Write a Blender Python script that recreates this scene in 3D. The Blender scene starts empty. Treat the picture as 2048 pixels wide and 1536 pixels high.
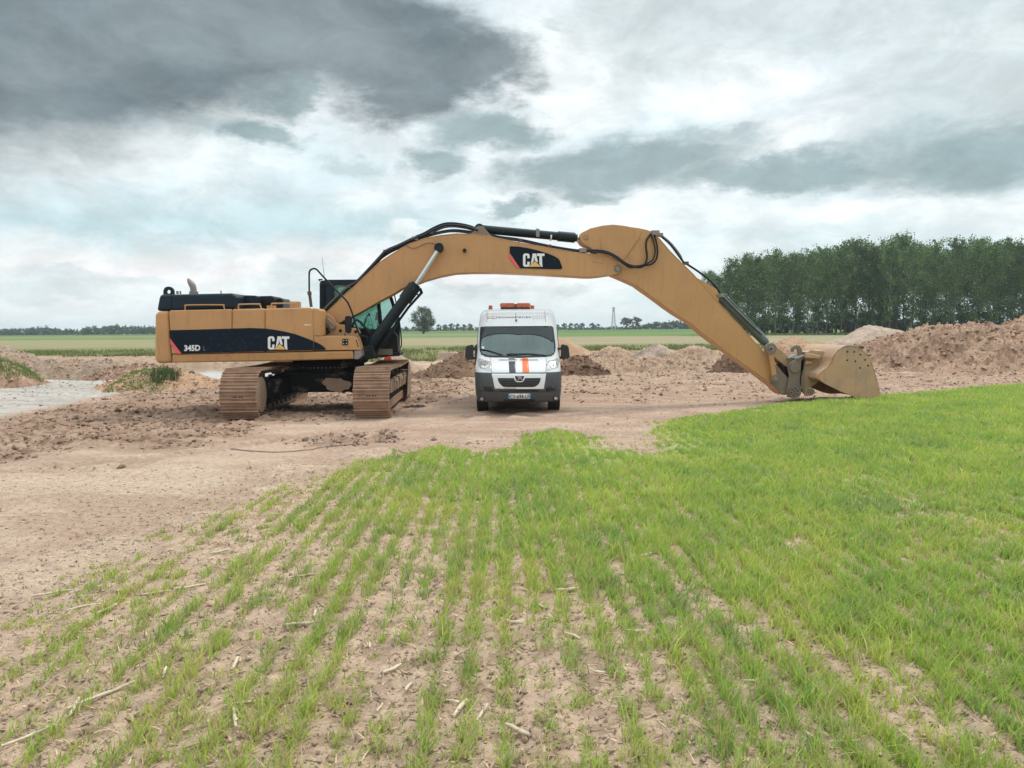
import bpy, bmesh, math, random
import numpy as np
from mathutils import Vector, Matrix
random.seed(7); rng = np.random.default_rng(7)
R = math.radians
sc = bpy.context.scene
col = sc.collection

# ------------------------------------------------------------------ camera
F = 1550.0; CAMZ = 2.0
PITCH = math.atan(112 / F); ROLL = R(0.4)
fw = Vector((0, math.cos(PITCH), -math.sin(PITCH)))
rt = Vector((1, 0, 0)); up = rt.cross(fw)
RT = rt * math.cos(ROLL) - up * math.sin(ROLL)
UP = up * math.cos(ROLL) + rt * math.sin(ROLL)
CAM = Vector((0, 0, CAMZ))
cd = bpy.data.cameras.new('camera'); cam = bpy.data.objects.new('camera', cd); col.objects.link(cam)
m = Matrix((RT, UP, -fw)).transposed().to_4x4(); m.translation = CAM
cam.matrix_world = m
cd.sensor_width = 36; cd.lens = 36 * F / 2048; cd.clip_start = 0.05; cd.clip_end = 9000
sc.camera = cam

def ray(px, py):
    return fw * F + RT * (px - 1024) - UP * (py - 768)
def ground(px, py, z=0.0):
    d = ray(px, py); t = (z - CAMZ) / d.z
    return CAM + d * t
def atY(px, py, Y):
    d = ray(px, py); return CAM + d * (Y / d.y)

# ------------------------------------------------------------------ world
SUN_EL, SUN_AZ = R(56), R(48)      # azimuth from +Y towards +X
w = bpy.data.worlds.new('World'); sc.world = w; w.use_nodes = True
nt = w.node_tree; nt.nodes.clear()
def N(t, **k):
    n = nt.nodes.new(t)
    for a, b in k.items(): setattr(n, a, b)
    return n
def mth(op, a, b=None, c=None, clamp=False):
    n = N('ShaderNodeMath', operation=op); n.use_clamp = clamp
    for i, v in enumerate((a, b, c)):
        if v is None: continue
        if isinstance(v, (int, float)): n.inputs[i].default_value = v
        else: nt.links.new(v, n.inputs[i])
    return n.outputs[0]
def mixc(f, a, b):
    n = N('ShaderNodeMix', data_type='RGBA')
    for i, v in ((0, f), (6, a), (7, b)):
        if isinstance(v, (int, float)): n.inputs[i].default_value = v
        elif isinstance(v, tuple): n.inputs[i].default_value = (*v, 1)
        else: nt.links.new(v, n.inputs[i])
    return n.outputs[2]
def smooth(v, a, b, lo=0.0, hi=1.0):
    n = N('ShaderNodeMapRange', interpolation_type='SMOOTHSTEP')
    nt.links.new(v, n.inputs[0])
    for i, x in enumerate((a, b, lo, hi)): n.inputs[i + 1].default_value = x
    return n.outputs[0]
tc = N('ShaderNodeTexCoord'); sep = N('ShaderNodeSeparateXYZ'); nt.links.new(tc.outputs['Generated'], sep.inputs[0])
az = mth('ARCTAN2', sep.outputs[0], sep.outputs[1])
el = mth('ARCSINE', sep.outputs[2])
# cloud-plane coordinates (flattened towards the horizon)
inv = mth('DIVIDE', 1.0, mth('ADD', mth('MAXIMUM', sep.outputs[2], 0.0), 0.16))
cx_ = N('ShaderNodeCombineXYZ')
nt.links.new(mth('MULTIPLY', sep.outputs[0], inv), cx_.inputs[0]); nt.links.new(mth('MULTIPLY', sep.outputs[1], inv), cx_.inputs[1])
def noise(vec, scale, detail=6, rough=0.55, w_=0.0, dist=0.0):
    n = N('ShaderNodeTexNoise', noise_dimensions='4D')
    nt.links.new(vec, n.inputs['Vector']); n.inputs['Scale'].default_value = scale; n.inputs['W'].default_value = w_
    n.inputs['Detail'].default_value = detail; n.inputs['Roughness'].default_value = rough; n.inputs['Distortion'].default_value = dist
    return n.outputs[0]
ae = N('ShaderNodeCombineXYZ'); nt.links.new(az, ae.inputs[0]); nt.links.new(mth('MULTIPLY', el, 2.1), ae.inputs[1])
AE = ae.outputs[0]
n1 = noise(AE, 5.0, 9, 0.64, 1.3); n2 = noise(AE, 5.0, 9, 0.64, 7.7)
na = mth('MULTIPLY', mth('SUBTRACT', n1, 0.5), 0.34); ne = mth('MULTIPLY', mth('SUBTRACT', n2, 0.5), 0.15)
azd = mth('ADD', az, na); eld = mth('ADD', el, ne)
def blob(px, py, sx, sy, rot=0.0):
    d = ray(px, py).normalized(); a0 = math.atan2(d.x, d.y); e0 = math.asin(d.z)
    da = mth('SUBTRACT', azd, a0); de = mth('SUBTRACT', eld, e0)
    if rot:
        c, s = math.cos(rot), math.sin(rot)
        u = mth('ADD', mth('MULTIPLY', da, c), mth('MULTIPLY', de, s))
        v = mth('SUBTRACT', mth('MULTIPLY', de, c), mth('MULTIPLY', da, s))
    else: u, v = da, de
    u = mth('MULTIPLY', u, F / sx); v = mth('MULTIPLY', v, F / sy)
    return mth('SUBTRACT', 1.0, mth('SQRT', mth('ADD', mth('MULTIPLY', u, u), mth('MULTIPLY', v, v))))
def union(bs):
    r = bs[0]
    for b in bs[1:]: r = mth('SMOOTH_MAX', r, b, 0.25)
    return r
dark = union([blob(120, 50, 500, 155), blob(600, 45, 380, 130), blob(850, 145, 215, 105, 0.1), blob(20, 140, 260, 95), blob(-300, -60, 700, 300)])
soft = union([blob(1960, 190, 260, 150, 0.2), blob(1330, 50, 260, 120), blob(1750, 10, 480, 80), blob(700, 330, 60, 18), blob(1120, 60, 60, 20), blob(1450, 250, 90, 18), blob(2050, 60, 200, 120)])
bright = union([blob(1130, 150, 170, 120), blob(1610, 270, 120, 34), blob(1720, 425, 230, 30), blob(850, 472, 80, 18), blob(1270, 452, 130, 18), blob(470, 190, 220, 50), blob(250, 300, 330, 55), blob(1400, 170, 200, 60), blob(1980, 60, 60, 40)])
mid = union([blob(1300, 325, 270, 60, 0.12), blob(1560, 345, 290, 42), blob(1150, 360, 160, 50), blob(2000, 320, 240, 85),
             blob(980, 270, 150, 42), blob(600, 190, 75, 42), blob(880, 325, 110, 40), blob(550, 270, 95, 36), blob(1210, 395, 95, 28),
             blob(1050, 425, 90, 24)])
low = union([blob(180, 558, 210, 20), blob(600, 560, 90, 24), blob(950, 570, 130, 16), blob(1130, 572, 70, 13), blob(1420, 600, 110, 18), blob(40, 585, 200, 22)])
base_n = noise(AE, 3.4, 8, 0.6, 3.1, 0.3)
fine_n = noise(cx_.outputs[0], 1.6, 9, 0.62, 5.2, 0.2)
# clear blue-green sky seen through thin cloud: Nishita
sky = N('ShaderNodeTexSky', sky_type='NISHITA'); sky.sun_disc = False
sky.sun_elevation = SUN_EL; sky.sun_rotation = SUN_AZ; sky.air_density = 1.0; sky.dust_density = 2.0; sky.ozone_density = 1.5
skc = N('ShaderNodeVectorMath', operation='SCALE'); nt.links.new(sky.outputs[0], skc.inputs[0]); skc.inputs['Scale'].default_value = 0.10
thin = mixc(smooth(base_n, 0.36, 0.62), (0.58, 0.695, 0.715), (0.79, 0.84, 0.85))
thin = mixc(mth('MULTIPLY', smooth(fine_n, 0.42, 0.72), 0.55), thin, (0.88, 0.885, 0.885))
cl = mixc(0.88, skc.outputs[0], thin)
# bluish band above a pale pinkish one near the horizon
band = mth('MULTIPLY', smooth(mth('ABSOLUTE', mth('SUBTRACT', eld, 0.122)), 0.05, 0.0), smooth(az, 0.15, -0.2))
cl = mixc(mth('MULTIPLY', band, 0.62), cl, (0.42, 0.60, 0.64))
pale = mth('MULTIPLY', smooth(mth('ABSOLUTE', mth('SUBTRACT', eld, 0.076)), 0.045, 0.0), smooth(az, 0.35, -0.1))
cl = mixc(mth('MULTIPLY', pale, 0.6), cl, (0.82, 0.79, 0.79))
cl = mixc(mth('MULTIPLY', smooth(low, -0.1, 0.6), 0.5), cl, (0.48, 0.57, 0.58))
cl = mixc(mth('MULTIPLY', smooth(bright, -0.2, 0.6), 0.6), cl, (0.85, 0.885, 0.89))
cl = mixc(mth('MULTIPLY', smooth(soft, -0.2, 0.7), 0.5), cl, (0.36, 0.44, 0.455))
cl = mixc(mth('MULTIPLY', smooth(mid, -0.15, 0.62), 0.82), cl, (0.235, 0.325, 0.34))
dn = mixc(smooth(base_n, 0.35, 0.65), (0.110, 0.150, 0.168), (0.20, 0.25, 0.27))
cl = mixc(mth('MULTIPLY', smooth(dark, -0.10, 0.42), 0.94), cl, dn)
wisp = noise(AE, 11.0, 9, 0.68, 9.1, 0.5)
gn = N('ShaderNodeVectorMath', operation='SCALE'); nt.links.new(cl, gn.inputs[0]); nt.links.new(smooth(wisp, 0.3, 0.7, 0.86, 1.12), gn.inputs['Scale']); cl = gn.outputs[0]
# haze lifting the last degrees above the horizon
cl = mixc(mth('MULTIPLY', smooth(el, 0.05, 0.0), 0.5), cl, (0.70, 0.78, 0.79))
# overcast sky is brightest overhead (outside the frame)
zen = smooth(el, 0.42, 0.95, 1.0, 1.9)
zs = N('ShaderNodeVectorMath', operation='SCALE'); nt.links.new(cl, zs.inputs[0]); nt.links.new(zen, zs.inputs['Scale'])
bg = N('ShaderNodeBackground'); nt.links.new(zs.outputs[0], bg.inputs[0]); bg.inputs[1].default_value = 1.0
ow = N('ShaderNodeOutputWorld'); nt.links.new(bg.outputs[0], ow.inputs[0])

sl = bpy.data.lights.new('sun', 'SUN'); sl.energy = 1.5; sl.angle = R(11); sl.color = (1, 0.955, 0.88)
so = bpy.data.objects.new('sun', sl); col.objects.link(so)
sdir = Vector((math.sin(SUN_AZ) * math.cos(SUN_EL), math.cos(SUN_AZ) * math.cos(SUN_EL), math.sin(SUN_EL)))
so.rotation_euler = sdir.to_track_quat('Z', 'Y').to_euler(); so.location = (30, 30, 60)
sc.view_settings.view_transform = 'Standard'; sc.view_settings.look = 'None'
sc.view_settings.exposure = 0.36; sc.view_settings.gamma = 1
sc.cycles.volume_bounces = 0; sc.cycles.transparent_max_bounces = 16

# ------------------------------------------------------------------ materials
def mat(name, color, rough=0.6, metal=0.0, var=0.12, vscale=3.0, dirt=None, dirt_amt=0.0, dirt_scale=2.5, bump=0.0, bscale=40, attr=None, spec=0.5, coat=0.0, detail=6, streak=0.0):
    M = bpy.data.materials.new(name); M.use_nodes = True
    t = M.node_tree; b = t.nodes['Principled BSDF']; L = t.links.new
    co = t.nodes.new('ShaderNodeTexCoord'); g = t.nodes.new('ShaderNodeNewGeometry')
    n = t.nodes.new('ShaderNodeTexNoise'); n.inputs['Scale'].default_value = vscale; n.inputs['Detail'].default_value = detail; n.inputs['Roughness'].default_value = 0.6
    L(g.outputs['Position'], n.inputs['Vector'])
    mr = t.nodes.new('ShaderNodeMapRange'); L(n.outputs[0], mr.inputs[0])
    mr.inputs[1].default_value = 0.25; mr.inputs[2].default_value = 0.75; mr.inputs[3].default_value = 1 - var; mr.inputs[4].default_value = 1 + var
    if attr:
        c = t.nodes.new('ShaderNodeAttribute'); c.attribute_name = attr; csock = c.outputs[0]
    else:
        c = t.nodes.new('ShaderNodeRGB'); c.outputs[0].default_value = (*color, 1); csock = c.outputs[0]
    if dirt:
        dnn = t.nodes.new('ShaderNodeTexNoise'); dnn.inputs['Scale'].default_value = dirt_scale; dnn.inputs['Detail'].default_value = 8; dnn.inputs['Roughness'].default_value = 0.68
        L(g.outputs['Position'], dnn.inputs['Vector'])
        dr = t.nodes.new('ShaderNodeMapRange'); L(dnn.outputs[0], dr.inputs[0]); dr.inputs[1].default_value = 0.66 - 0.4 * dirt_amt; dr.inputs[2].default_value = 0.82 - 0.3 * dirt_amt
        dr.inputs[4].default_value = min(1, 0.35 + dirt_amt)
        mx = t.nodes.new('ShaderNodeMix'); mx.data_type = 'RGBA'; L(dr.outputs[0], mx.inputs[0]); L(csock, mx.inputs[6]); mx.inputs[7].default_value = (*dirt, 1)
        csock = mx.outputs[2]
    if streak:
        mp_ = t.nodes.new('ShaderNodeMapping'); mp_.inputs['Scale'].default_value = (9, 9, 1.1); L(g.outputs['Position'], mp_.inputs[0])
        sn_ = t.nodes.new('ShaderNodeTexNoise'); sn_.inputs['Scale'].default_value = 1.3; sn_.inputs['Detail'].default_value = 8; sn_.inputs['Roughness'].default_value = 0.7; L(mp_.outputs[0], sn_.inputs['Vector'])
        sr = t.nodes.new('ShaderNodeMapRange'); L(sn_.outputs[0], sr.inputs[0]); sr.inputs[1].default_value = 0.52; sr.inputs[2].default_value = 0.78; sr.inputs[4].default_value = streak
        sx = t.nodes.new('ShaderNodeMix'); sx.data_type = 'RGBA'; L(sr.outputs[0], sx.inputs[0]); L(csock, sx.inputs[6]); sx.inputs[7].default_value = (0.17, 0.105, 0.06, 1); csock = sx.outputs[2]
        fn_ = t.nodes.new('ShaderNodeTexNoise'); fn_.inputs['Scale'].default_value = 30; fn_.inputs['Detail'].default_value = 4; L(g.outputs['Position'], fn_.inputs['Vector'])
        fr_ = t.nodes.new('ShaderNodeMapRange'); L(fn_.outputs[0], fr_.inputs[0]); fr_.inputs[1].default_value = 0.70; fr_.inputs[2].default_value = 0.76; fr_.inputs[4].default_value = min(1, streak * 1.6)
        fx = t.nodes.new('ShaderNodeMix'); fx.data_type = 'RGBA'; L(fr_.outputs[0], fx.inputs[0]); L(csock, fx.inputs[6]); fx.inputs[7].default_value = (0.07, 0.045, 0.03, 1); csock = fx.outputs[2]
    vm = t.nodes.new('ShaderNodeVectorMath'); vm.operation = 'SCALE'; L(csock, vm.inputs[0]); L(mr.outputs[0], vm.inputs['Scale'])
    L(vm.outputs[0], b.inputs['Base Color'])
    rr = t.nodes.new('ShaderNodeMapRange'); L(n.outputs[0], rr.inputs[0]); rr.inputs[3].default_value = max(0.02, rough - 0.08); rr.inputs[4].default_value = min(1, rough + 0.08)
    L(rr.outputs[0], b.inputs['Roughness'])
    b.inputs['Metallic'].default_value = metal; b.inputs['Specular IOR Level'].default_value = spec; b.inputs['Coat Weight'].default_value = coat
    if bump:
        bn = t.nodes.new('ShaderNodeTexNoise'); bn.inputs['Scale'].default_value = bscale; bn.inputs['Detail'].default_value = 8; bn.inputs['Roughness'].default_value = 0.65
        L(g.outputs['Position'], bn.inputs['Vector'])
        bp = t.nodes.new('ShaderNodeBump'); bp.inputs['Strength'].default_value = 1; bp.inputs['Distance'].default_value = bump
        L(bn.outputs[0], bp.inputs['Height']); L(bp.outputs[0], b.inputs['Normal'])
    return M
MUD = (0.30, 0.20, 0.135)
yel = mat('yellow_paint', (0.465, 0.242, 0.095), 0.5, var=0.10, vscale=1.2, dirt=(0.30, 0.19, 0.105), dirt_amt=0.24, dirt_scale=1.7, streak=0.45, bump=0.0006, bscale=25)
yel_dusty = mat('dusty_yellow_paint', (0.40, 0.245, 0.125), 0.65, var=0.14, vscale=2.2, dirt=(0.33, 0.25, 0.17), dirt_amt=0.55, dirt_scale=2.4, streak=0.5, bump=0.001, bscale=30)
yel_low = mat('worn_yellow_paint', (0.44, 0.225, 0.08), 0.5, var=0.12, vscale=1.5, dirt=(0.12, 0.08, 0.05), dirt_amt=0.26, dirt_scale=3.0, streak=0.6, bump=0.001, bscale=30)
navy = mat('navy_paint', (0.006, 0.016, 0.026), 0.38, spec=0.25, var=0.2, vscale=2, dirt=(0.10, 0.11, 0.11), dirt_amt=0.06, dirt_scale=9)
decal_navy = mat('navy_decal', (0.004, 0.010, 0.019), 0.5, spec=0.15, var=0.2, vscale=4, dirt=(0.14, 0.15, 0.15), dirt_amt=0.14, dirt_scale=13)
white_dec = mat('white_decal', (0.72, 0.72, 0.70), 0.5, var=0.05)
grey_dec = mat('faint_decal', (0.16, 0.17, 0.17), 0.5)
logo_yel = mat('logo_yellow', (0.70, 0.42, 0.13), 0.5, var=0.05)
pink = mat('pink_stripe', (0.72, 0.10, 0.10), 0.5, var=0.08)
black = mat('black_rubber', (0.008, 0.009, 0.011), 0.5, spec=0.25, var=0.3, dirt=(0.10, 0.08, 0.06), dirt_amt=0.1, dirt_scale=8)
dkmetal = mat('dark_metal', (0.009, 0.012, 0.014), 0.5, spec=0.25, var=0.3, dirt=(0.12, 0.09, 0.06), dirt_amt=0.18, dirt_scale=5, bump=0.002, bscale=20)
frame_m = mat('frame_black', (0.006, 0.007, 0.008), 0.7, spec=0.15, var=0.3, dirt=(0.27, 0.20, 0.15), dirt_amt=0.30, dirt_scale=1.6, bump=0.003, bscale=20)
cyl_m = mat('cylinder_black', (0.006, 0.013, 0.016), 0.4, spec=0.3, var=0.2, dirt=(0.13, 0.12, 0.10), dirt_amt=0.08, dirt_scale=6)
cyl_grey = mat('cylinder_grey_green', (0.085, 0.105, 0.098), 0.45, var=0.2, dirt=(0.22, 0.18, 0.14), dirt_amt=0.2, dirt_scale=6)
chrome = mat('chrome_rod', (0.62, 0.62, 0.62), 0.22, metal=0.9, var=0.05)
worn = mat('worn_steel', (0.20, 0.155, 0.12), 0.55, metal=0.15, var=0.2, vscale=6, dirt=(0.11, 0.075, 0.05), dirt_amt=0.3, dirt_scale=6, bump=0.002, bscale=25)
shoe_m = mat('muddy_track_steel', (0.31, 0.19, 0.125), 0.8, var=0.25, vscale=5, dirt=(0.16, 0.10, 0.068), dirt_amt=0.4, dirt_scale=4, bump=0.012, bscale=16)
shoe_edge = mat('track_edge_steel', (0.30, 0.23, 0.17), 0.6, var=0.2)
mudcake = mat('caked_mud', (0.28, 0.19, 0.13), 0.95, var=0.2, bump=0.02, bscale=14)
bucket_m = mat('bucket_paint', (0.46, 0.275, 0.155), 0.6, var=0.12, vscale=2, dirt=(0.28, 0.215, 0.165), dirt_amt=0.5, dirt_scale=1.8, streak=0.5, bump=0.001, bscale=30)
bucket_in = mat('bucket_inside', (0.10, 0.075, 0.055), 0.7)
hose_m = mat('hose_black', (0.007, 0.009, 0.014), 0.42, spec=0.3, var=0.2)
hose_br = mat('pipe_brown', (0.075, 0.05, 0.045), 0.5, var=0.2)
steelgrey = mat('steel_grey', (0.24, 0.21, 0.19), 0.5, metal=0.3)
red = mat('red_plastic', (0.42, 0.05, 0.02), 0.5)
vanw = mat('van_white', (0.69, 0.70, 0.70), 0.28, var=0.03, coat=0.3, dirt=(0.55, 0.52, 0.48), dirt_amt=0.05)
vang = mat('van_grey_plastic', (0.055, 0.060, 0.064), 0.5, var=0.1, dirt=(0.16, 0.13, 0.11), dirt_amt=0.12)
vanb = mat('van_black', (0.013, 0.013, 0.015), 0.45, var=0.1)
tyre_m = mat('tyre', (0.02, 0.019, 0.018), 0.85, dirt=(0.16, 0.12, 0.09), dirt_amt=0.3)
orange = mat('orange_stripe', (0.78, 0.17, 0.05), 0.4, var=0.04)
dkstripe = mat('dark_stripe', (0.035, 0.040, 0.060), 0.4, var=0.04)
amber = mat('amber_lens', (0.50, 0.13, 0.06), 0.22, var=0.25, vscale=14)
lampm = mat('headlamp', (0.55, 0.56, 0.56), 0.12, metal=0.6, var=0.35, vscale=18)
plate_w = mat('plate_white', (0.70, 0.72, 0.70), 0.4, var=0.03)
plate_b = mat('plate_blue', (0.03, 0.22, 0.42), 0.4)
def glass(name, tint, trans=0.6, rough=0.03, ior=1.5, gcol=(1, 1, 1)):
    M = bpy.data.materials.new(name); M.use_nodes = True; t = M.node_tree; t.nodes.clear()
    o = t.nodes.new('ShaderNodeOutputMaterial'); a = t.nodes.new('ShaderNodeBsdfTransparent'); a.inputs[0].default_value = (*tint, 1)
    g = t.nodes.new('ShaderNodeBsdfGlossy'); g.inputs['Roughness'].default_value = rough; g.inputs[0].default_value = (*gcol, 1)
    fr = t.nodes.new('ShaderNodeFresnel'); fr.inputs[0].default_value = ior
    nz = t.nodes.new('ShaderNodeTexNoise'); nz.inputs['Scale'].default_value = 2.2
    ad = t.nodes.new('ShaderNodeMath'); ad.operation = 'MULTIPLY_ADD'; t.links.new(nz.outputs[0], ad.inputs[0]); ad.inputs[1].default_value = 0.05; t.links.new(fr.outputs[0], ad.inputs[2])
    mx = t.nodes.new('ShaderNodeMixShader'); t.links.new(ad.outputs[0], mx.inputs[0]); t.links.new(a.outputs[0], mx.inputs[1]); t.links.new(g.outputs[0], mx.inputs[2])
    t.links.new(mx.outputs[0], o.inputs[0]); return M
cabglass = glass('cab_glass', (0.55, 0.72, 0.66), ior=1.45)
windglass = glass('windscreen_glass', (0.30, 0.42, 0.41), ior=1.88, rough=0.05, gcol=(0.80, 0.98, 0.95))
bandmat = mat('painted_reflection', (0.02, 0.028, 0.03), 0.12, spec=0.35)  # near-black colour for the reflection painted onto the upper windscreen

# ------------------------------------------------------------------ mesh helpers
def link(name, me, parent=None, loc=None):
    o = bpy.data.objects.new(name, me); col.objects.link(o)
    if parent is not None: o.parent = parent
    if loc is not None: o.location = loc
    return o
class MB:
    """collects geometry in world coordinates"""
    def __init__(s): s.v = []; s.f = []; s.mi = []; s.sm = []; s.mats = []
    def add(s, vs, fs, m=0, smooth=False):
        o = len(s.v); s.v += [tuple(p) for p in vs]
        for f in fs: s.f.append(tuple(i + o for i in f)); s.mi.append(m); s.sm.append(smooth)
        return s
    def tube(s, pts, r, n=8, m=0, cap=True):
        pts = [Vector(p) for p in pts]; rs = r if isinstance(r, (list, tuple)) else [r] * len(pts)
        vs = []; nrm = None
        for i, p in enumerate(pts):
            a = pts[max(i - 1, 0)]; b = pts[min(i + 1, len(pts) - 1)]; t = (b - a).normalized()
            if nrm is None: nrm = t.orthogonal().normalized()
            nrm = (nrm - t * nrm.dot(t)).normalized(); bn = t.cross(nrm)
            for k in range(n):
                an = 2 * math.pi * k / n; vs.append(p + (nrm * math.cos(an) + bn * math.sin(an)) * rs[i])
        fs = []
        for i in range(len(pts) - 1):
            for k in range(n): fs.append((i * n + k, i * n + (k + 1) % n, (i + 1) * n + (k + 1) % n, (i + 1) * n + k))
        s.add(vs, fs, m, True)
        if cap:
            s.add(vs[:n], [tuple(range(n - 1, -1, -1))], m); s.add(vs[-n:], [tuple(range(n))], m)
        return s
    def prism(s, pts, d, m=0):
        """closed outline pts (world, coplanar) extruded by vector d"""
        n = len(pts); pts = [Vector(p) for p in pts]; d = Vector(d)
        vs = pts + [p + d for p in pts]
        nn = Vector((0, 0, 0))
        for i in range(n): nn += (pts[i] - pts[0]).cross(pts[(i + 1) % n] - pts[0])
        fl = nn.dot(d) > 0
        a = tuple(range(n)); b = tuple(range(2 * n - 1, n - 1, -1))
        fs = [a[::-1], b[::-1]] if fl else [a, b]
        for i in range(n):
            j = (i + 1) % n
            q = (i, j, n + j, n + i); fs.append(q if fl else q[::-1])
        return s.add(vs, fs, m)
    def box(s, lo, hi, m=0, axes=None, org=None):
        x0, y0, z0 = lo; x1, y1, z1 = hi
        vs = [Vector(p) for p in ((x0, y0, z0), (x1, y0, z0), (x1, y1, z0), (x0, y1, z0), (x0, y0, z1), (x1, y0, z1), (x1, y1, z1), (x0, y1, z1))]
        if axes: vs = [org + axes[0] * p.x + axes[1] * p.y + Vector((0, 0, p.z)) for p in vs]
        return s.add(vs, [(0, 3, 2, 1), (4, 5, 6, 7), (0, 1, 5, 4), (1, 2, 6, 5), (2, 3, 7, 6), (3, 0, 4, 7)], m)
    def disc(s, c, ax, r, h, n=20, m=0, r2=None, hole=0):
        ax = Vector(ax).normalized(); c = Vector(c)
        if hole:
            e1 = ax.orthogonal().normalized(); e2 = ax.cross(e1); vs = []
            for (rr, hh) in ((r, 0), (r, h), (hole, h), (hole, 0)):
                for k in range(n):
                    a = 2 * math.pi * k / n; vs.append(c + ax * hh + (e1 * math.cos(a) + e2 * math.sin(a)) * rr)
            fs = []
            for q in range(4):
                for k in range(n): fs.append((q * n + k, q * n + (k + 1) % n, ((q + 1) % 4) * n + (k + 1) % n, ((q + 1) % 4) * n + k))
            return s.add(vs, fs, m)
        return s.tube([c, c + ax * h], [r, r if r2 is None else r2], n, m)
    def build(s, name, mats, parent=None, bevel=0.0, seg=2, tri=False, angle=35):
        me = bpy.data.meshes.new(name)
        o0 = Vector(parent_origin(parent)) if parent is not None else Vector((0, 0, 0))
        if parent is None and s.v: pass
        me.from_pydata([(a - o0.x, b - o0.y, c - o0.z) for a, b, c in s.v], [], s.f)
        if not isinstance(mats, (list, tuple)): mats = [mats]
        for q in mats: me.materials.append(q)
        me.polygons.foreach_set('material_index', s.mi); me.polygons.foreach_set('use_smooth', s.sm); me.update()
        bm = bmesh.new(); bm.from_mesh(me)
        bmesh.ops.recalc_face_normals(bm, faces=bm.faces)
        ng = [f for f in bm.faces if len(f.verts) > 6]
        if ng and not bevel: bmesh.ops.triangulate(bm, faces=ng)
        bm.to_mesh(me); bm.free()
        o = link(name, me, parent)
        if bevel:
            b = o.modifiers.new('bevel', 'BEVEL'); b.width = bevel; b.segments = seg; b.limit_method = 'ANGLE'; b.angle_limit = R(angle); b.harden_normals = False
        return o
def parent_origin(p):
    o = Vector((0, 0, 0))
    while p is not None:
        o += p.location; p = p.parent
    return o
def tag(o, label=None, cat=None, group=None, kind=None):
    if label: o['label'] = label
    if cat: o['category'] = cat
    if group: o['group'] = group
    if kind: o['kind'] = kind
    return o
def thing(name, loc, label, cat, group=None):
    o = bpy.data.objects.new(name, None); col.objects.link(o); o.location = loc; o.empty_display_size = 0.3
    return tag(o, label, cat, group)
def smoothpts(pts, k=5):
    pts = [Vector(p) for p in pts]; out = []
    for i in range(len(pts) - 1):
        p0 = pts[max(i - 1, 0)]; p1 = pts[i]; p2 = pts[i + 1]; p3 = pts[min(i + 2, len(pts) - 1)]
        for j in range(k):
            t = j / k
            out.append(0.5 * ((2 * p1) + (p2 - p0) * t + (2 * p0 - 5 * p1 + 4 * p2 - p3) * t * t + (3 * p1 - p0 - 3 * p2 + p3) * t ** 3))
    out.append(pts[-1]); return out
def text_polys(s, bold=0.0, sp=1.0):
    """glyph outlines of a word as 2-D verts+faces normalised to the unit box"""
    cu = bpy.data.curves.new('t', 'FONT'); cu.body = s; cu.offset = bold; cu.resolution_u = 3; cu.space_character = sp
    o = bpy.data.objects.new('t', cu); col.objects.link(o)
    dg = bpy.context.evaluated_depsgraph_get(); dg.update()
    me = bpy.data.meshes.new_from_object(o.evaluated_get(dg))
    v = np.array([p.co[:2] for p in me.vertices]); f = [tuple(p.vertices) for p in me.polygons]
    bpy.data.objects.remove(o); bpy.data.curves.remove(cu); bpy.data.meshes.remove(me)
    v = (v - v.min(0)) / (v.max(0) - v.min(0)); return v, f

# ------------------------------------------------------------------ numpy noise
def _h(i, j, s):
    n = (i.astype(np.int64) * 374761393 + j.astype(np.int64) * 668265263 + s * 1442695041) & 0xffffffff
    n = ((n ^ (n >> 13)) * 1274126177) & 0xffffffff
    return ((n ^ (n >> 16)) & 0xffff) / 65535.0
def vn(x, y, s=0):
    i = np.floor(x); j = np.floor(y); fx = x - i; fy = y - j
    fx = fx * fx * (3 - 2 * fx); fy = fy * fy * (3 - 2 * fy)
    a = _h(i, j, s); b = _h(i + 1, j, s); c = _h(i, j + 1, s); d = _h(i + 1, j + 1, s)
    return a + (b - a) * fx + (c - a) * fy + (a - b - c + d) * fx * fy
def fbm(x, y, s=0, o=4, g=0.5):
    r = 0; a = 1; t = 0
    for k in range(o):
        c, sn = math.cos(k * 0.7), math.sin(k * 0.7)
        r = r + a * vn((x * c - y * sn) * 2 ** k, (x * sn + y * c) * 2 ** k, s + k); t += a; a *= g
    return r / t
def sst(v, a, b):
    t = np.clip((v - a) / (b - a), 0, 1); return t * t * (3 - 2 * t)
def sdpoly(x, y, P):
    """signed distance (positive inside)"""
    d = np.full(x.shape, 1e9); ins = np.zeros(x.shape, bool); n = len(P)
    for i in range(n):
        ax, ay = P[i]; bx, by = P[(i + 1) % n]
        ex, ey = bx - ax, by - ay; wx, wy = x - ax, y - ay
        t = np.clip((wx * ex + wy * ey) / (ex * ex + ey * ey + 1e-12), 0, 1)
        d = np.minimum(d, (wx - ex * t) ** 2 + (wy - ey * t) ** 2)
        c = ((ay > y) != (by > y)) & (x < ex * (y - ay) / ((by - ay) if by != ay else 1e-9) + ax)
        ins ^= c
    d = np.sqrt(d); return np.where(ins, d, -d)
def gpoly(pts, z=0.0):
    return [(g.x, g.y) for g in (ground(a, b, z) for a, b in pts)]

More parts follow.
